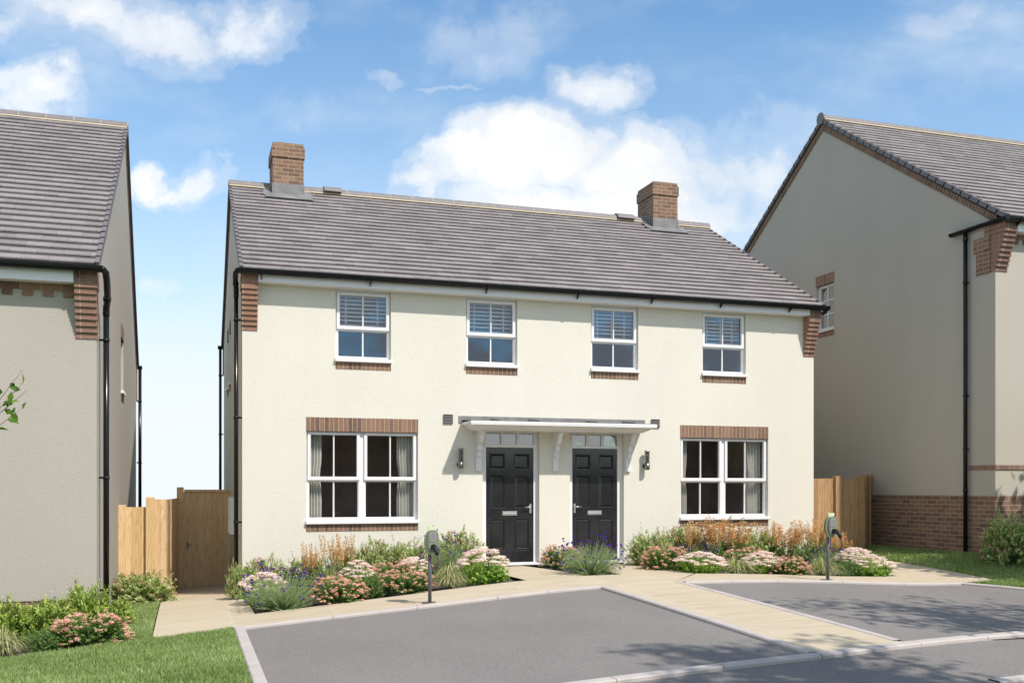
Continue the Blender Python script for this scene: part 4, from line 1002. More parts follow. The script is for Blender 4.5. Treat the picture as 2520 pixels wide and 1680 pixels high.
def mk_charger():
    r = empty('ev_charger', (0, 0, 0)); tag(r, None, 'ev charger', 'electric car charging posts on the kerb edge')
    b = MB(); b.box(-.09, .075, -.03, .06, 0, .006); b.build('base_plate', 'post_grey', r, False)
    b = MB(); b.tube([(0, 0, 0), (0, 0, .80)], .0225, 24); b.build('post', 'post_grey', r, False)
    cz = .757
    b = MB(); shell(b, [(sup(.012, cz, .088, .150, e=2.1), -.022), (sup(.012, cz, .093, .158, e=2.1), -.03), (sup(.012, cz, .093, .158, e=2.1), -.055)]); b.build('back_shell', 'charger_dark', r, False)
    b = MB(); shell(b, [(sup(.012, cz, .094, .159, e=2.1), -.0555), (sup(.012, cz, .094, .159, e=2.1), -.068), (sup(.012, cz, .086, .150, e=2.1), -.082), (sup(.012, cz, .072, .138, e=2.2), -.086)])
    hd = b.build('green_shell', 'charger_green', r, False)
    tb = [(-.036, .888), (-.036, .925), (-.044, .935), (-.043, .950), (-.034, .958), (.052, .958), (.062, .950), (.063, .935), (.054, .924), (.054, .888)]
    b = MB(); b.prism(tb, 'y', -.075, -.050); b.build('top_tab', 'charger_tab', hd, False)
    b = MB(); shell(b, [(sup(.014, cz+.012, .075, .142, e=3.2), -.0865), (sup(.014, cz+.012, .075, .142, e=3.2), -.108), (sup(.014, cz+.012, .069, .136, e=3.2), -.116)]); fc = b.build('front_cover', 'charger_grey', r, False)
    b = MB(); ringline(b, sup(.016, .826, .042, .056, e=5), -.120, .006); ringline(b, sup(.016, .69, .044, .055, e=5), -.120, .006); b.tube([(.054, -.116, .755), (.054, -.121, .755)], .007, 12); b.build('green_trim', 'charger_green', fc, False)
    b = MB(); b.prism(sup(.016, .826, .036, .050, e=5), 'y', -.1185, -.1165); b.build('screen', 'charger_screen', fc, False)
    b = MB(); b.tube([(.016, -.117, .70), (.016, -.15, .703), (.018, -.185, .698), (.024, -.215, .675), (.032, -.235, .64), (.038, -.243, .605)], [.034, .034, .033, .031, .026, .018], 16)
    pg = b.build('connector', 'charger_black', r, False)
    pts = []
    P0 = np.array((.038, -.243, .61)); P3 = np.array((.0, -.06, .605))
    C = [P0, np.array((.045, -.26, .50)), np.array((.03, -.20, .432)), np.array((.015, -.14, .43)), np.array((.0, -.08, .47)), P3]
    for i in range(len(C)-1):
        a = C[max(i-1, 0)]; b_, c, d = C[i], C[i+1], C[min(i+2, len(C)-1)]
        for k in range(6):
            t = k/6; pts.append(.5*((2*b_)+(-a+c)*t+(2*a-5*b_+4*c-d)*t*t+(-a+3*b_-3*c+d)*t**3))
    pts.append(P3)
    b = MB(); b.tube(pts, .0085, 10); b.build('cable', 'cable_purple', r, False)
    return r
c1 = mk_charger(); c1.location = (2.08, -3.97, g1(2.08, -3.97)+.004); c1['label'] = 'green and grey car charger on a post at the left parking bay'
c2 = copy_tree(c1); c2.location = (7.93, -3.97, g1(7.93, -3.97)+.004); c2['label'] = 'green and grey car charger on a post at the right parking bay'

# ================================================================== PLANTS
def norm(a): return a/(np.linalg.norm(a, axis=-1, keepdims=True)+1e-9)
def leaves(P, D, N, ln, wd, tint_, fold=.25):
    "rhombic leaves: P base (n,3), D direction, N normal"
    n = len(P); D = norm(D); S = norm(np.cross(D, N)); U = norm(np.cross(S, D))
    ln = np.broadcast_to(ln, n)[:, None]; wd = np.broadcast_to(wd, n)[:, None]
    m = P+D*ln*.45
    V = np.stack([P, m-S*wd/2+U*wd*fold*.5, P+D*ln-U*ln*.06, m+S*wd/2+U*wd*fold*.5], 1).reshape(-1, 3)
    i = np.arange(n)*4; F = np.c_[i, i+1, i+2, i+3]
    return V, F, np.clip(tint_, 0, 1)
def merge(L):
    V = []; F = []; T = []; o = 0
    for v, f, t in L: V.append(v); F.append(f+o); T.append(t); o += len(v)
    return np.concatenate(V), np.concatenate(F), np.concatenate(T)
def shoots(n, rx, rz, up=.35, rnd=.12, inner=.25):
    "base points and end points of shoots filling a dome"
    th = RNG.uniform(0, 2*math.pi, n); el = np.arcsin(RNG.uniform(.0, 1, n)**.85); q = 1+RNG.normal(0, rnd, n)
    ce = np.cos(el)**.62; se = np.sin(el)**.72
    E = np.c_[np.cos(th)*ce*rx*q, np.sin(th)*ce*rx*q, (se*(1-.08)+.08)*rz*q]
    B = E*np.array((inner, inner, .02)); B[:, 2] = E[:, 2]*.05
    return B, E
def shoot_leaves(B, E, per, t0, ln, wd, spread=1., bend=.12, tj=.16, tshift=0.):
    n = len(B); t = t0+(1-t0)*(np.arange(per)[None, :]+RNG.random((n, per)))/per; t = np.minimum(t, 1.02)
    D = E-B; L = np.linalg.norm(D, axis=1)[:, None, None]
    P = B[:, None]+D[:, None]*t[..., None]; P[..., 2] += (bend*L[..., 0]*(4*t*(1-t)))*.6
    Dn = norm(D)[:, None]; a = RNG.uniform(0, 2*math.pi, (n, per))
    X = norm(np.cross(Dn+0*P, np.array((.13, .21, 1.)))); Y = np.cross(Dn+0*P, X)
    side = X*np.cos(a)[..., None]+Y*np.sin(a)[..., None]
    ld = norm(Dn*.75+side*spread+np.array((0, 0, .15))); nn = norm(Dn+RNG.normal(0, .35, P.shape)+np.array((0, 0, .5)))
    s = (1.1-.45*t)*(.75+.5*RNG.random((n, per)))
    tt = .30+.42*(t-t0)/(1-t0)+RNG.normal(0, tj, (n, per))+tshift
    return leaves(P.reshape(-1, 3), ld.reshape(-1, 3), nn.reshape(-1, 3), (ln*s).ravel(), (wd*s).ravel(), tt.ravel())
def sticks(B, E, w0=.004, bend=.12, tint_=.4):
    n = len(B); D = E-B; L = np.linalg.norm(D, axis=1); out = []
    S = norm(np.cross(D, RNG.normal(0, 1, D.shape))); k = 5; pts = []
    for j in range(k+1):
        t = j/k; p = B+D*t; p[:, 2] += bend*L*4*t*(1-t)*.6; pts.append((p-S*w0*(1-.6*t)/2, p+S*w0*(1-.6*t)/2))
    V = []; F = []; o = 0
    for j in range(k):
        q = np.stack([pts[j][0], pts[j][1], pts[j+1][1], pts[j+1][0]], 1).reshape(-1, 3); V.append(q); i = np.arange(n)*4+o; F.append(np.c_[i, i+1, i+2, i+3]); o += n*4
    return np.concatenate(V), np.concatenate(F), np.full(n*k, tint_)+RNG.normal(0, .1, n*k)
def florets(C, r, flat, per, size, tj=.2, nrm=None):
    "domed clusters of tiny petals round centres C"
    n = len(C); u = norm(RNG.normal(0, 1, (n, per, 3))); u[..., 2] = np.where(RNG.random((n, per)) < .7, np.abs(u[..., 2]), u[..., 2])*.95
    P = C[:, None]+u*(np.broadcast_to(r, n)[:, None, None])*np.array((1, 1, flat))*(.8+.25*RNG.random((n, per, 1)))
    N = norm(u+RNG.normal(0, .45, u.shape)+np.array((0, 0, .35))); D = norm(np.cross(N, RNG.normal(0, 1, N.shape)))
    sz = size*(.7+.6*RNG.random(n*per)); base = np.repeat(RNG.normal(0, .12, n), per)
    tt = .5+.25*u[..., 2].ravel()+base+RNG.normal(0, tj, n*per)
    return leaves((P-D*sz.reshape(n, per, 1)*.5).reshape(-1, 3), D.reshape(-1, 3), N.reshape(-1, 3), sz, sz*.95, tt, .15)

def twigs(n, rx, rz, L, per, ln, wd, r0=.35, tshift=0., tj=.17):
    "a bushy mass: short leafy twigs scattered through a dome, pointing outwards"
    th = RNG.uniform(0, 2*math.pi, n); el = np.arcsin(RNG.uniform(-.02, 1, n)**1. if False else RNG.uniform(0, 1, n)); q = RNG.uniform(r0, 1., n)**.6
    lump = 1+.13*np.sin(th*3+RNG.uniform(0, 6))*np.cos(el)+.12*np.sin(th*5+el*4+RNG.uniform(0, 6))
    B = np.c_[np.cos(th)*np.cos(el)**.7*rx*q*lump, np.sin(th)*np.cos(el)**.7*rx*q*lump, (.06+.86*np.sin(el)**.8)*rz*q*lump]
    D = norm(norm(B*np.array((1, 1, .8)))*.9+RNG.normal(0, .45, B.shape)+np.array((0, 0, .45)))
    E = B+D*(L*RNG.uniform(.6, 1.35, n))[:, None]
    v, f, t_ = shoot_leaves(B, E, per, .0, ln, wd, .95, .02, tj, tshift); t_ = t_+np.repeat(RNG.normal(0, .07, n), per)
    return (v, f, np.clip(t_, 0, 1)), B, E
def proto(name, cat, parts):
    r = empty(name, (0, 0, 0)); r['category'] = cat
    for pn, dat, mat in parts: fastmesh(pn, *dat, mat, r)
    return r
def P_abelia(seed=0, petals='petal_pink', tshift=.05):
    lv, B, E = twigs(620, .32, .46, .10, 13, .038, .0195, tshift=tshift)
    B2, E2 = shoots(22, .34, .56, rnd=.10, inner=.5); lv2 = shoot_leaves(B2, E2, 26, .45, .034, .016, .95, tshift=tshift+.1)
    k = RNG.random(len(E)) < .24; fl = florets(E[k], .014, 1.8, 13, .013)
    B3 = B*np.array((.25, .25, 0)); st = sticks(B3[::3], B[::3], .004, .04)
    return proto('flowering_shrub', 'shrub', [('foliage', merge([lv, lv2]), 'leaf_variegated'), ('stem', merge([sticks(B, E, .003, .02), st]), 'leaf_stem'), ('flowers', fl, petals)])
def P_spirea():
    B, E = shoots(250, .31, .43, rnd=.06, inner=.4); lv = shoot_leaves(B, E, 24, .35, .038, .021, 1.0, tshift=.0)
    k = RNG.random(len(E)) < .62; C = E[k]; fl = florets(C+norm(C)*.018, RNG.uniform(.016, .028, len(C)), 1.05, 42, .0105)
    return proto('spirea_shrub', 'flowering shrub', [('foliage', lv, 'leaf_spirea'), ('stem', sticks(B, E), 'leaf_stem'), ('flowers', fl, 'petal_coral')])
def P_sedum():
    B, E = shoots(105, .32, .36, rnd=.06, inner=.5); lv = shoot_leaves(B, E, 14, .1, .055, .032, 1.2, tshift=.05)
    th = RNG.uniform(0, 2*math.pi, 70); r = .35*np.sqrt(RNG.random(70)); C = np.c_[np.cos(th)*r, np.sin(th)*r, .46-1.9*r*r+RNG.normal(0, .012, 70)]
    keep = []
    for c in C:
        if all(np.linalg.norm(c-C[k]) > .052 for k in keep): keep.append(next(i for i in range(len(C)) if (C[i] == c).all()))
    C = C[keep]
    fl = florets(C, RNG.uniform(.046, .068, len(C)), .42, 150, .0125, .2)
    Bs = C*np.array((.5, .5, 0)); st = sticks(Bs, C-np.array((0, 0, .012)), .007, .02, .9)
    return proto('sedum_plant', 'flowering plant', [('foliage', lv, 'leaf_sedum'), ('stem', merge([st, sticks(B, E, .005, .1, .8)]), 'leaf_sedum'), ('flowers', fl, 'petal_blush')])
def P_agastache(n=40, w=.34):
    th = RNG.uniform(0, 2*math.pi, n); r = w*.55*np.sqrt(RNG.random(n)); B = np.c_[np.cos(th)*r*.6, np.sin(th)*r*.6, r*0]
    h = RNG.uniform(.44, .68, n); E = np.c_[np.cos(th)*r*1.5, np.sin(th)*r*1.5, h*(1-.9*r*r)]
    lv = shoot_leaves(B, E, 34, .05, .040, .009, .6, .02); per = 84
    t = .56+.44*RNG.random((n, per)); P = B[:, None]+(E-B)[:, None]*t[..., None]; a = RNG.uniform(0, 2*math.pi, (n, per)); rad = .017*(1.25-t)*1.9*(.5+.5*RNG.random((n, per)))
    whorl = np.sin(t*95)*.35+.75
    P[..., 0] += np.cos(a)*rad*whorl; P[..., 1] += np.sin(a)*rad*whorl; O = np.stack([np.cos(a), np.sin(a), a*0+.35], -1)
    fl = leaves(P.reshape(-1, 3), O.reshape(-1, 3), RNG.normal(0, 1, (n*per, 3)), .021*(.6+.7*RNG.random(n*per)), .012, .5+RNG.normal(0, .25, n*per))
    B3, E3 = shoots(140, .25, .40, rnd=.15, inner=.5); lv2 = shoot_leaves(B3, E3, 26, .15, .042, .013, .9)
    return proto('agastache_plant', 'flowering plant', [('foliage', merge([lv, lv2]), 'leaf_spirea_grey'), ('stem', sticks(B, E, .004, .02, .6), 'leaf_stem'), ('flowers', fl, 'petal_orange')])
def P_lavender():
    n = 520; B, E = shoots(n, .42, .44, rnd=.08, inner=.2); lv = shoot_leaves(B, E, 34, .15, .026, .0058, .55, .03, tj=.18)
    n2 = 95; B2, E2 = shoots(n2, .45, .54, rnd=.12, inner=.12); fl = florets(E2, .0135, 1., 30, .013, .2)
    return proto('lavender_bush', 'flowering bush', [('foliage', lv, 'leaf_silver'), ('stem', merge([sticks(B, E, .003, .03), sticks(B2, E2, .0022, .03)]), 'leaf_silver'), ('flowers', fl, 'petal_purple')])
def P_sedge():
    n = 330; n = 420; th = RNG.uniform(0, 2*math.pi, n); L = RNG.uniform(.22, .50, n); reach = RNG.uniform(.25, 1., n)*.36; hh = RNG.uniform(.10, .36, n)*(1.25-reach/.36*.6)
    k = 7; S = np.c_[-np.sin(th), np.cos(th), th*0]; pts = []; wv = RNG.uniform(.006, .0105, n)[:, None]; tw = RNG.normal(0, .06, n)
    for j in range(k+1):
        t = j/k; rr_ = reach*t; z = hh*(np.sin(min(t*1.25, 1.25)*math.pi/2*1.1))*(1.0)-np.maximum(t-.55, 0)*hh*.9
        p = np.c_[np.cos(th+tw*t*3)*(rr_+.02), np.sin(th+tw*t*3)*(rr_+.02), np.maximum(z, .01)+.0]; w_ = wv*(1-t**2*.85); pts.append((p-S*w_/2, p+S*w_/2))
    V = []; F = []; o = 0
    for j in range(k):
        q = np.stack([pts[j][0], pts[j][1], pts[j+1][1], pts[j+1][0]], 1).reshape(-1, 3); V.append(q); i = np.arange(n)*4+o; F.append(np.c_[i, i+1, i+2, i+3]); o += n*4
    tb = np.clip(RNG.normal(.5, .28, n), 0, 1); T = np.tile(tb, k)
    return proto('sedge_tuft', 'grass tuft', [('foliage', (np.concatenate(V), np.concatenate(F), T), 'leaf_sedge')])
def P_box():
    lv, B, E = twigs(520, .225, .32, .06, 16, .019, .012)
    return proto('green_shrub', 'shrub', [('foliage', lv, 'leaf_box'), ('stem', sticks(B*np.array((.3, .3, 0)), B, .003, .03), 'leaf_stem')])
def P_laurel():
    lv, B, E = twigs(300, .36, .48, .16, 13, .066, .027, tshift=.0, tj=.2)
    B2, E2 = shoots(16, .38, .62, rnd=.10, inner=.5); lv2 = shoot_leaves(B2, E2, 18, .45, .062, .025, .95, tshift=.08)
    return proto('leafy_shrub', 'shrub', [('foliage', merge([lv, lv2]), 'leaf_laurel'), ('stem', merge([sticks(B*np.array((.25, .25, 0)), B, .005, .05), sticks(B, E, .004, .02)]), 'leaf_stem')])
PR = {'A': [P_abelia(), P_abelia()], 'C': [P_spirea(), P_spirea()], 'S': [P_sedum(), P_sedum()], 'O': [P_agastache(), P_agastache(24, .26)], 'L': [P_lavender(), P_lavender()],
      'T': [P_sedge(), P_sedge()], 'G': [P_box()], 'B': [P_laurel(), P_laurel()]}
REF = {'A': (.74, .54), 'C': (.64, .50), 'S': (.72, .48), 'O': (.44, .62), 'L': (.86, .50), 'T': (.66, .34), 'G': (.52, .37), 'B': (.90, .60)}
GRP = {'A': 'green shrubs with small pink flowers', 'C': 'coral flowered mounds', 'S': 'blush pink sedums', 'O': 'orange flower spikes', 'L': 'purple dotted lavender bushes',
       'T': 'striped sedge tufts', 'G': 'small leaved green shrubs', 'B': 'big leaved yellow green shrubs'}
used = {}
def cam_ground(u, v=None, Y=None):
    "world position on the ground for a plan position given as bearing and row depth"
    raise NotImplementedError
def plant(kind, var, x, y, w_, h_, label, dz=0.):
    key = (kind, var); src = PR[kind][var]
    if key not in used: o = src; used[key] = 1
    else: o = copy_tree(src)
    rw, rh = REF[kind]; s = w_/rw
    o.location = (x, y, g1(x, y)-.045+dz); o.rotation_euler = (0, 0, random.uniform(0, 6.28)); o.scale = (s, s, h_/rh)
    o['label'] = label; o['group'] = GRP[kind]
    return o
plant('A', 0, 0.288, -0.650, 0.770, 0.640, 'pink-flecked shrub against the wall at the left corner of the cream house')
plant('A', 1, -0.117, -0.950, 0.308, 0.612, 'small pink-flecked shrub poking past the left house corner and downpipe')
plant('A', 1, 0.892, -0.750, 0.775, 0.589, 'pink-flecked shrub on the left of the first orange spikes')
plant('O', 1, 0.963, -1.000, 0.397, 0.719, 'shorter orange spikes at the left under the left window')
plant('O', 1, 1.373, -0.900, 0.589, 0.799, 'taller orange spikes under the left ground floor window')
plant('A', 0, 1.652, -0.700, 0.623, 0.638, 'pink-flecked shrub just right of the tall left orange spikes')
plant('A', 0, 1.972, -0.800, 0.665, 0.748, 'pink-flecked shrub below the right end of the left window sill')
plant('A', 1, 2.459, -0.800, 0.839, 0.674, 'pink-flecked shrub directly behind the left car charger')
plant('A', 0, 3.274, -0.800, 0.894, 0.775, 'tall pink-flecked shrub just left of the left door')
plant('S', 0, 0.187, -1.900, 0.730, 0.483, 'blush sedum at the left corner behind the front lavender')
plant('S', 1, 1.580, -1.500, 0.584, 0.455, 'blush sedum in the middle row left of the coral mounds')
plant('C', 1, 2.117, -1.500, 0.679, 0.395, 'coral mound in the middle row behind the large coral mound')
plant('S', 0, 2.416, -1.500, 0.594, 0.424, 'blush sedum behind the left charger post')
plant('C', 0, 2.061, -2.600, 0.801, 0.342, 'large coral mound left of the left charger post')
plant('C', 1, 1.115, -2.750, 0.751, 0.381, 'coral mound in front under the left window')
plant('L', 0, 0.391, -2.720, 0.995, 0.515, 'large lavender bush at the front left corner of the bed')
plant('G', 0, 1.607, -2.650, 0.356, 0.376, 'small green shrub between two coral mounds left of the charger')
plant('L', 1, 2.934, -1.350, 0.684, 0.626, 'lavender bush behind the sedge left of the left door')
plant('T', 0, 2.648, -2.720, 0.697, 0.374, 'striped sedge tuft just right of the left charger post')
plant('T', 1, 1.130, -1.900, 0.453, 0.428, 'small striped sedge tuft behind the front coral mound')
plant('S', 1, 3.219, -2.500, 0.794, 0.524, 'large blush sedum beside the path to the left door')
plant('C', 0, 5.054, -0.750, 0.677, 0.421, 'coral mound between the two doors')
plant('L', 0, 4.875, -2.500, 0.963, 0.520, 'lavender bush in front of the right door')
plant('A', 1, 6.676, -0.800, 0.816, 0.663, 'pink-flecked shrub just right of the right door')
plant('A', 0, 7.316, -0.700, 0.812, 0.758, 'pink-flecked shrub under the left end of the right window')
plant('O', 1, 7.288, -0.950, 0.450, 0.671, 'short orange spikes at the left under the right window')
plant('O', 0, 7.959, -0.900, 0.983, 0.825, 'broad orange spikes under the middle of the right window')
plant('A', 1, 8.720, -0.700, 0.945, 0.672, 'pink-flecked shrub between the two broad orange clumps')
plant('O', 0, 9.181, -0.950, 0.715, 0.731, 'orange spikes under the right edge of the right window')
plant('O', 1, 9.785, -0.950, 0.687, 0.754, 'orange spikes at the right corner of the cream house')
plant('O', 1, 10.116, -1.300, 0.378, 0.562, 'small orange spikes right of the right charger post')
plant('L', 1, 7.170, -1.350, 0.742, 0.378, 'lavender bush behind the sedums under the right window')
plant('L', 0, 9.639, -1.600, 0.696, 0.332, 'lavender bush behind the right charger post')
plant('C', 1, 6.380, -1.950, 0.798, 0.428, 'coral mound nearest the right door')
plant('C', 0, 8.017, -1.600, 0.833, 0.410, 'coral mound in the middle row under the right window')
plant('S', 0, 6.601, -2.620, 0.818, 0.363, 'blush sedum in front right of the nearest coral mound')
plant('T', 0, 7.190, -2.680, 0.769, 0.280, 'striped sedge tuft between two front sedums')
plant('S', 1, 7.765, -2.500, 0.715, 0.371, 'blush sedum in the middle of the right bed')
plant('C', 1, 8.094, -2.700, 0.675, 0.327, 'coral mound left of the right charger post')
plant('T', 1, 8.738, -2.680, 0.829, 0.317, 'striped sedge tuft behind the foot of the right charger post')
plant('G', 0, 9.261, -2.650, 0.436, 0.309, 'small green shrub just right of the right charger post')
plant('S', 0, 9.949, -1.900, 0.694, 0.396, 'blush sedum behind the last one at the right end of the bed')
plant('S', 1, 9.675, -2.680, 0.734, 0.362, 'blush sedum at the far right end of the right bed')
plant('B', 0, -2.867, -3.300, 0.718, 0.549, 'leafy yellow-green shrub at the very left edge')
plant('B', 1, -2.379, -3.200, 0.678, 0.544, 'leafy yellow-green shrub second from the left edge')
plant('B', 0, -2.005, -2.950, 0.570, 0.661, 'tallest leafy yellow-green shrub against the left house')
plant('B', 1, -1.683, -2.750, 0.515, 0.412, 'leafy yellow-green shrub around the foot of the left downpipe')
plant('C', 0, -1.873, -3.950, 0.859, 0.393, 'big coral mound on the left lawn edge')
plant('G', 0, -2.327, -4.100, 0.442, 0.275, 'small green shrub left of the big coral mound')
plant('T', 0, -2.715, -4.300, 0.648, 0.304, 'striped sedge tuft cut by the left picture edge')
plant('A', 0, -1.481, 0.300, 1.058, 0.536, 'pink-flecked shrub in front of the sunlit oak fence')
plant('A', 1, 12.131, -3.050, 0.986, 0.889, 'dark pink-flowered shrub before the right brick plinth')

# ================================================================== TREES (one reaches in from the left; the others stand off to the right of the view and shade the tarmac)
def tree(x, y, hgt, crad, n, label, ls=.07, name='tree', seed=1, cz=None, flat=1., nb=26, spread=.12, twig=None):
    rg = np.random.default_rng(seed); z = g1(x, y)-.05; r = empty(name, (x, y, z)); tag(r, label, 'tree')
    tr = MB(); top = hgt*.62; tr.tube([(0, 0, 0), (.03, .02, hgt*.25), (-.02, .05, hgt*.45), (.0, .0, top)], [hgt*.022, hgt*.016, hgt*.012, hgt*.008], 10)
    V = []; F = []; T = []
    ends = []
    for k in range(nb):
        a = rg.uniform(0, 6.28); e = rg.uniform(-.25, 1.35); rad = crad*rg.uniform(.55, 1.)
        c = np.array((math.cos(a)*math.cos(e)*rad, math.sin(a)*math.cos(e)*rad, (cz or hgt*.66)+math.sin(e)*rad*flat))
        s = np.array((0, 0, hgt*rg.uniform(.3, .6))); m_ = (s+c)/2+np.array((0, 0, .15)); tr.tube([s, m_, c], [hgt*.006, hgt*.004, hgt*.0015], 6, False); ends.append(c); ends.append((m_+c)/2)
    if twig is not None:
        tw = np.array(twig)-np.array((x, y, z)); q = [np.array((0, 0, hgt*.36)), tw*.5+np.array((0, 0, .35)), tw*.8+np.array((0, 0, .12)), tw]
        tr.tube(q, [.016, .009, .005, .0015], 6, False)
        for dz in (.14, -.13, .05): tr.tube([q[2]*.9+q[1]*.1, (q[2]+tw)/2+np.array((0, 0, dz*.6)), tw+np.array((-.03, 0, dz))], [.004, .003, .001], 5, False)
    tr.build('trunk', 'bark', r, False)
    ends = np.array(ends); k = rg.integers(0, len(ends), n); C = ends[k]+np.clip(rg.normal(0, crad*spread, (n, 3)), -crad*.3, crad*.3)
    if twig is not None:
        m2 = 44; ii = rg.integers(0, 3, m2); s_ = rg.random((m2, 1))**.7; T_ = tw+np.array([(-.03, 0, .14), (-.03, 0, -.13), (0, 0, .05)])[ii]; C[:m2] = (tw*.72+np.array((0, 0, .12)))*(1-s_)+T_*s_+rg.normal(0, .014, (m2, 3))
    D = norm(rg.normal(0, 1, (n, 3))); N = norm(rg.normal(0, 1, (n, 3))+np.array((0, 0, .8)))
    v, f, t_ = leaves(C, D, N, ls*rg.uniform(.7, 1.3, n), ls*.55, rg.normal(.5, .22, n)); fastmesh('crown', v, f, t_, 'leaf_tree', r)
    return r
tree(-3.75, -9.0, 3.6, .95, 700, 'young tree at the left edge, only a leafy twig reaching into view', .08, seed=3, cz=2.7, twig=(-1.89, -8.52, 2.0))
tree(6.0, -12.3, 6.0, 1.35, 1000, 'leafy tree by the road beyond the right edge of the view', .2, seed=5, cz=4.8, flat=.4, nb=13)
tree(5.2, -12.7, 4.6, 1.2, 850, 'small leafy tree nearest the camera on its right, beyond the view', .18, seed=9, cz=3.4, flat=.6, nb=12)
tree(8.9, -9.9, 5.6, 1.8, 1000, 'small leafy tree by the road level with the front kerb, beyond the view', .18, seed=6, cz=4.1, flat=.36, nb=16)
tree(13.25, -5.25, 4.2, 1.6, 5200, 'small leafy tree on the right lawn, beyond the view', .18, seed=8, cz=2.7, flat=.7)
def added_hedge(x0, x1, y, hgt, label):  # unseen leaf screen, added and sized to darken window and door reflections
    r = empty('added_hedge', ((x0+x1)/2, y, -.3)); tag(r, label, 'added_hedge'); rg = np.random.default_rng(4)
    mb = MB(); n = int((x1-x0)/.8); hs = hgt-.4+rg.uniform(-.35, .35, n+1)
    for i in range(n):
        a, b = x0+i*.8, x0+(i+1)*.8; mb.prism([(y-.8, -.6), (y+.8, -.6), (y+.6, hs[i]), (y-.6, hs[i])], 'x', a, b-.001, rg.random())
    mb.build('inner_growth', 'turf_dark', r)
    N_ = int((x1-x0)*560); C = np.c_[rg.uniform(x0, x1, N_)-(x0+x1)/2, rg.uniform(-1., 1., N_), rg.uniform(0, hgt+.3, N_)]; C[:, 1] = np.sign(C[:, 1])*(.75+.35*rg.random(N_)); k = rg.random(N_) < .25; C[k, 1] = rg.uniform(-.8, .8, k.sum()); C[k, 2] = hgt-.2+rg.random(k.sum())*.5
    v, f, t_ = leaves(C, norm(rg.normal(0, 1, (N_, 3))+np.array((0, 0, .5))), rg.normal(0, 1, (N_, 3)), .28, .14, rg.normal(.35, .2, N_)); fastmesh('leaves', v, f, t_, 'leaf_dark', r)
m_plain('turf_dark', (.02, .03, .015), .95); m_leaf('leaf_dark', [(0, (.015, .03, .01)), (1, (.06, .09, .03))], trans=.1)
added_hedge(-2, 12.6, -33, 6.4, 'added tall dark leaf screen behind the camera, darkening the left ground floor window')
added_hedge(12.7, 22.4, -33, 2.5, 'added low dark leaf screen behind the camera, leaving sky for the door reflections')
added_hedge(22.5, 40, -33, 6.6, 'added tall dark leaf screen behind the camera, darkening the right ground floor window')

# ================================================================== WORLD, SUN, CAMERA
SUN = np.array((.41, -.74, 1.)); el = math.atan2(SUN[2], math.hypot(SUN[0], SUN[1])); az = math.atan2(SUN[0], SUN[1])
W = bpy.data.worlds.new('World'); SC.world = W; W.use_nodes = True; t = NT(W.node_tree); bg = W.node_tree.nodes['Background']
co = t.n('ShaderNodeTexCoord').outputs['Generated']; sx = t.n('ShaderNodeSeparateXYZ', ins={0: co})
zc = t.m('MAXIMUM', sx.outputs[2], .012)
vec = t.n('ShaderNodeCombineXYZ', ins={0: sx.outputs[0], 1: sx.outputs[1], 2: zc}).outputs[0]
sky = t.n('ShaderNodeTexSky', sky_type='NISHITA'); sky.sun_disc = False; sky.sun_elevation = el; sky.sun_rotation = az; sky.altitude = 100; sky.air_density = 1.0; sky.dust_density = .6; sky.ozone_density = 1.6
t.t.links.new(vec, sky.inputs[0])
# direction turned so that +y' points along the front of the scene, then flattened to slopes
yaw = 17.934
rot = t.n('ShaderNodeVectorRotate', rotation_type='Z_AXIS', ins={'Vector': vec, 'Angle': R(yaw)}).outputs[0]
s2 = t.n('ShaderNodeSeparateXYZ', ins={0: rot}); yp = t.m('MAXIMUM', t.m('ABSOLUTE', s2.outputs[1]), .05)
px = t.m('DIVIDE', s2.outputs[0], yp); pz = t.m('DIVIDE', s2.outputs[2], yp)
flat = t.n('ShaderNodeCombineXYZ', ins={0: px, 1: pz, 2: 0.}).outputs[0]
wob = t.n('ShaderNodeTexNoise', ins={'Vector': flat, 'Scale': 7., 'Detail': 5., 'Roughness': .6})
off = t.n('ShaderNodeVectorMath', operation='MULTIPLY_ADD', ins={0: wob.outputs['Color'], 1: (.17, .15, 0), 2: (-.085, -.075, 0)}).outputs[0]
pos = t.n('ShaderNodeVectorMath', operation='ADD', ins={0: flat, 1: off}).outputs[0]
CLOUDS = [  # centre (slope x, slope z), radii, strength
 (1230, 330, 190, 110, 1.4), (1090, 400, 170, 75, 1.35), (1450, 390, 230, 120, 1.25), (1690, 380, 190, 150, .72), (1350, 480, 480, 70, 1.1), (1560, 470, 260, 80, .8), (960, 430, 70, 40, .8),
 (1385, 185, 110, 75, .74), (1190, 290, 110, 70, 1.1), (200, 40, 170, 70, .78), (370, 60, 190, 85, .74), (580, 40, 170, 75, .62), (60, 215, 130, 60, .85), (365, 405, 60, 60, .95), (455, 405, 55, 60, .72), (410, 430, 60, 35, .8), (300, 430, 40, 40, .6),
 (900, 155, 60, 26, .48), (1030, 178, 60, 14, .45), (380, 690, 60, 22, .4), (2150, 30, 120, 50, .36), (1100, 80, 260, 120, .30), (30, 70, 90, 40, .5), (700, 250, 240, 90, .22), (1750, 330, 160, 130, .4)]
acc = None
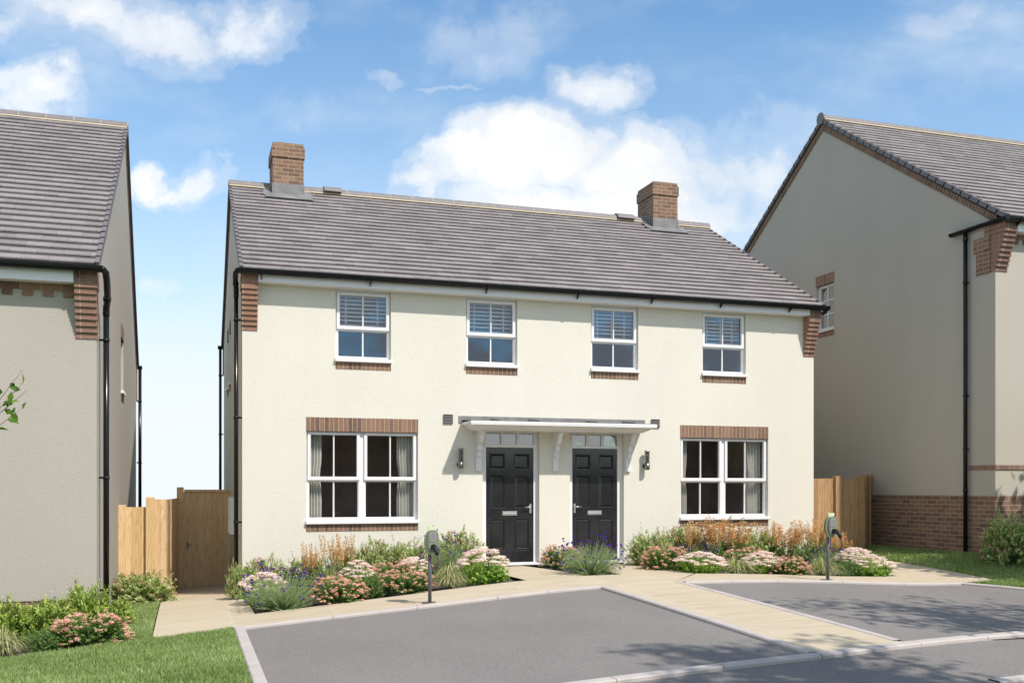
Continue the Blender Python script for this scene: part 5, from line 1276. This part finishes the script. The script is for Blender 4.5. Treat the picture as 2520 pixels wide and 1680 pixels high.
for (cx_, cy_, rx_, ry_, st) in CLOUDS:
    u = cx_*2520/2352; v = cy_*2520/2352; k = 2520/2352/2469
    c = ((u-1260)/2469, (1201.6-v)/2469, 0)
    d = t.n('ShaderNodeVectorMath', operation='SUBTRACT', ins={0: pos, 1: c}).outputs[0]
    d = t.n('ShaderNodeVectorMath', operation='MULTIPLY', ins={0: d, 1: (1/(rx_*k), 1/(ry_*k), 0)}).outputs[0]
    l = t.n('ShaderNodeVectorMath', operation='LENGTH', ins={0: d}).outputs['Value']
    e = t.m('MULTIPLY', t.m('SUBTRACT', 1.25, l, clamp=True), st)
    acc = e if acc is None else t.m('MAXIMUM', acc, e)
fb = t.noise(flat, 11, 7, .62)
fac = t.m('ADD', acc, t.m('MULTIPLY', t.m('SUBTRACT', fb, .5), 1.1))
cov = t.ramp(t.m('MULTIPLY', fac, t.m('MULTIPLY', acc, 4., clamp=True)), [(.02, (0, 0, 0)), (.3, (.2, .2, .2)), (.68, (.72, .72, .72)), (1., (1, 1, 1))], 'EASE')
lp = t.noise(flat, 5.5, 6, .6)
shade = t.ramp(lp, [(.35, (9.0, 9.3, 9.6)), (.6, (10.8, 10.8, 10.8))])
front = t.m('MULTIPLY_ADD', s2.outputs[1], 4., .5, clamp=True)
hz = t.ramp(pz, [(.0, (1, 1, 1)), (.10, (.93, .93, .93)), (.19, (.52, .52, .52)), (.34, (.16, .16, .16)), (.5, (.0, .0, .0))])
base = t.n('ShaderNodeHueSaturation', ins={'Saturation': 1.12, 'Value': 1.78, 'Color': sky.outputs[0]}).outputs[0]
base = t.mix(1., base, (.80, 1.09, 1.14), 'MULTIPLY')
base = t.mix(.06, base, (8., 9., 9.6))
base = t.mix(t.m('MULTIPLY', hz, t.m('MULTIPLY_ADD', front, .8, .2)), base, (9.2, 9.7, 9.9))
bk = t.noise(t.scale(flat, (1., 1.9, 1.)), 13., 5, .55)
bcov = t.m('MULTIPLY', t.ramp(bk, [(.42, (0, 0, 0)), (.54, (.9, .9, .9))]), t.m('SUBTRACT', 1., front))
base = t.mix(bcov, base, (8.6, 8.3, 8.3))
wisp = t.ramp(t.noise(t.scale(flat, (1., 2., 1.)), 2.6, 6, .58), [(.44, (0, 0, 0)), (.72, (.5, .5, .5))], 'EASE')
base = t.mix(t.m('MULTIPLY', wisp, front), base, (8.9, 9.5, 9.9))
allc = t.mix(cov, base, shade)
t.t.links.new(allc, bg.inputs[0]); bg.inputs[1].default_value = .1
S = bpy.data.lights.new('sun', 'SUN'); S.energy = 4.7; S.angle = R(1.); S.color = (1, .93, .855)
so_ = bpy.data.objects.new('sun', S); COL.objects.link(so_)
from mathutils import Vector
so_.rotation_euler = Vector(SUN).to_track_quat('Z', 'Y').to_euler()
so_.location = (8, -10, 14)
cam = bpy.data.cameras.new('camera'); co_ = bpy.data.objects.new('camera', cam); COL.objects.link(co_)
cam.sensor_width = 36; cam.lens = 2469/2520*36; cam.shift_y = (1201.6-840)/2520; cam.clip_end = 1500; cam.clip_start = .1
co_.location = (-.819, -16.28, 1.308); co_.rotation_euler = (R(90), 0, R(-17.934)); SC.camera = co_
SC.view_settings.view_transform = 'Standard'; SC.view_settings.look = 'None'; SC.view_settings.exposure = 0.0; SC.view_settings.gamma = 1
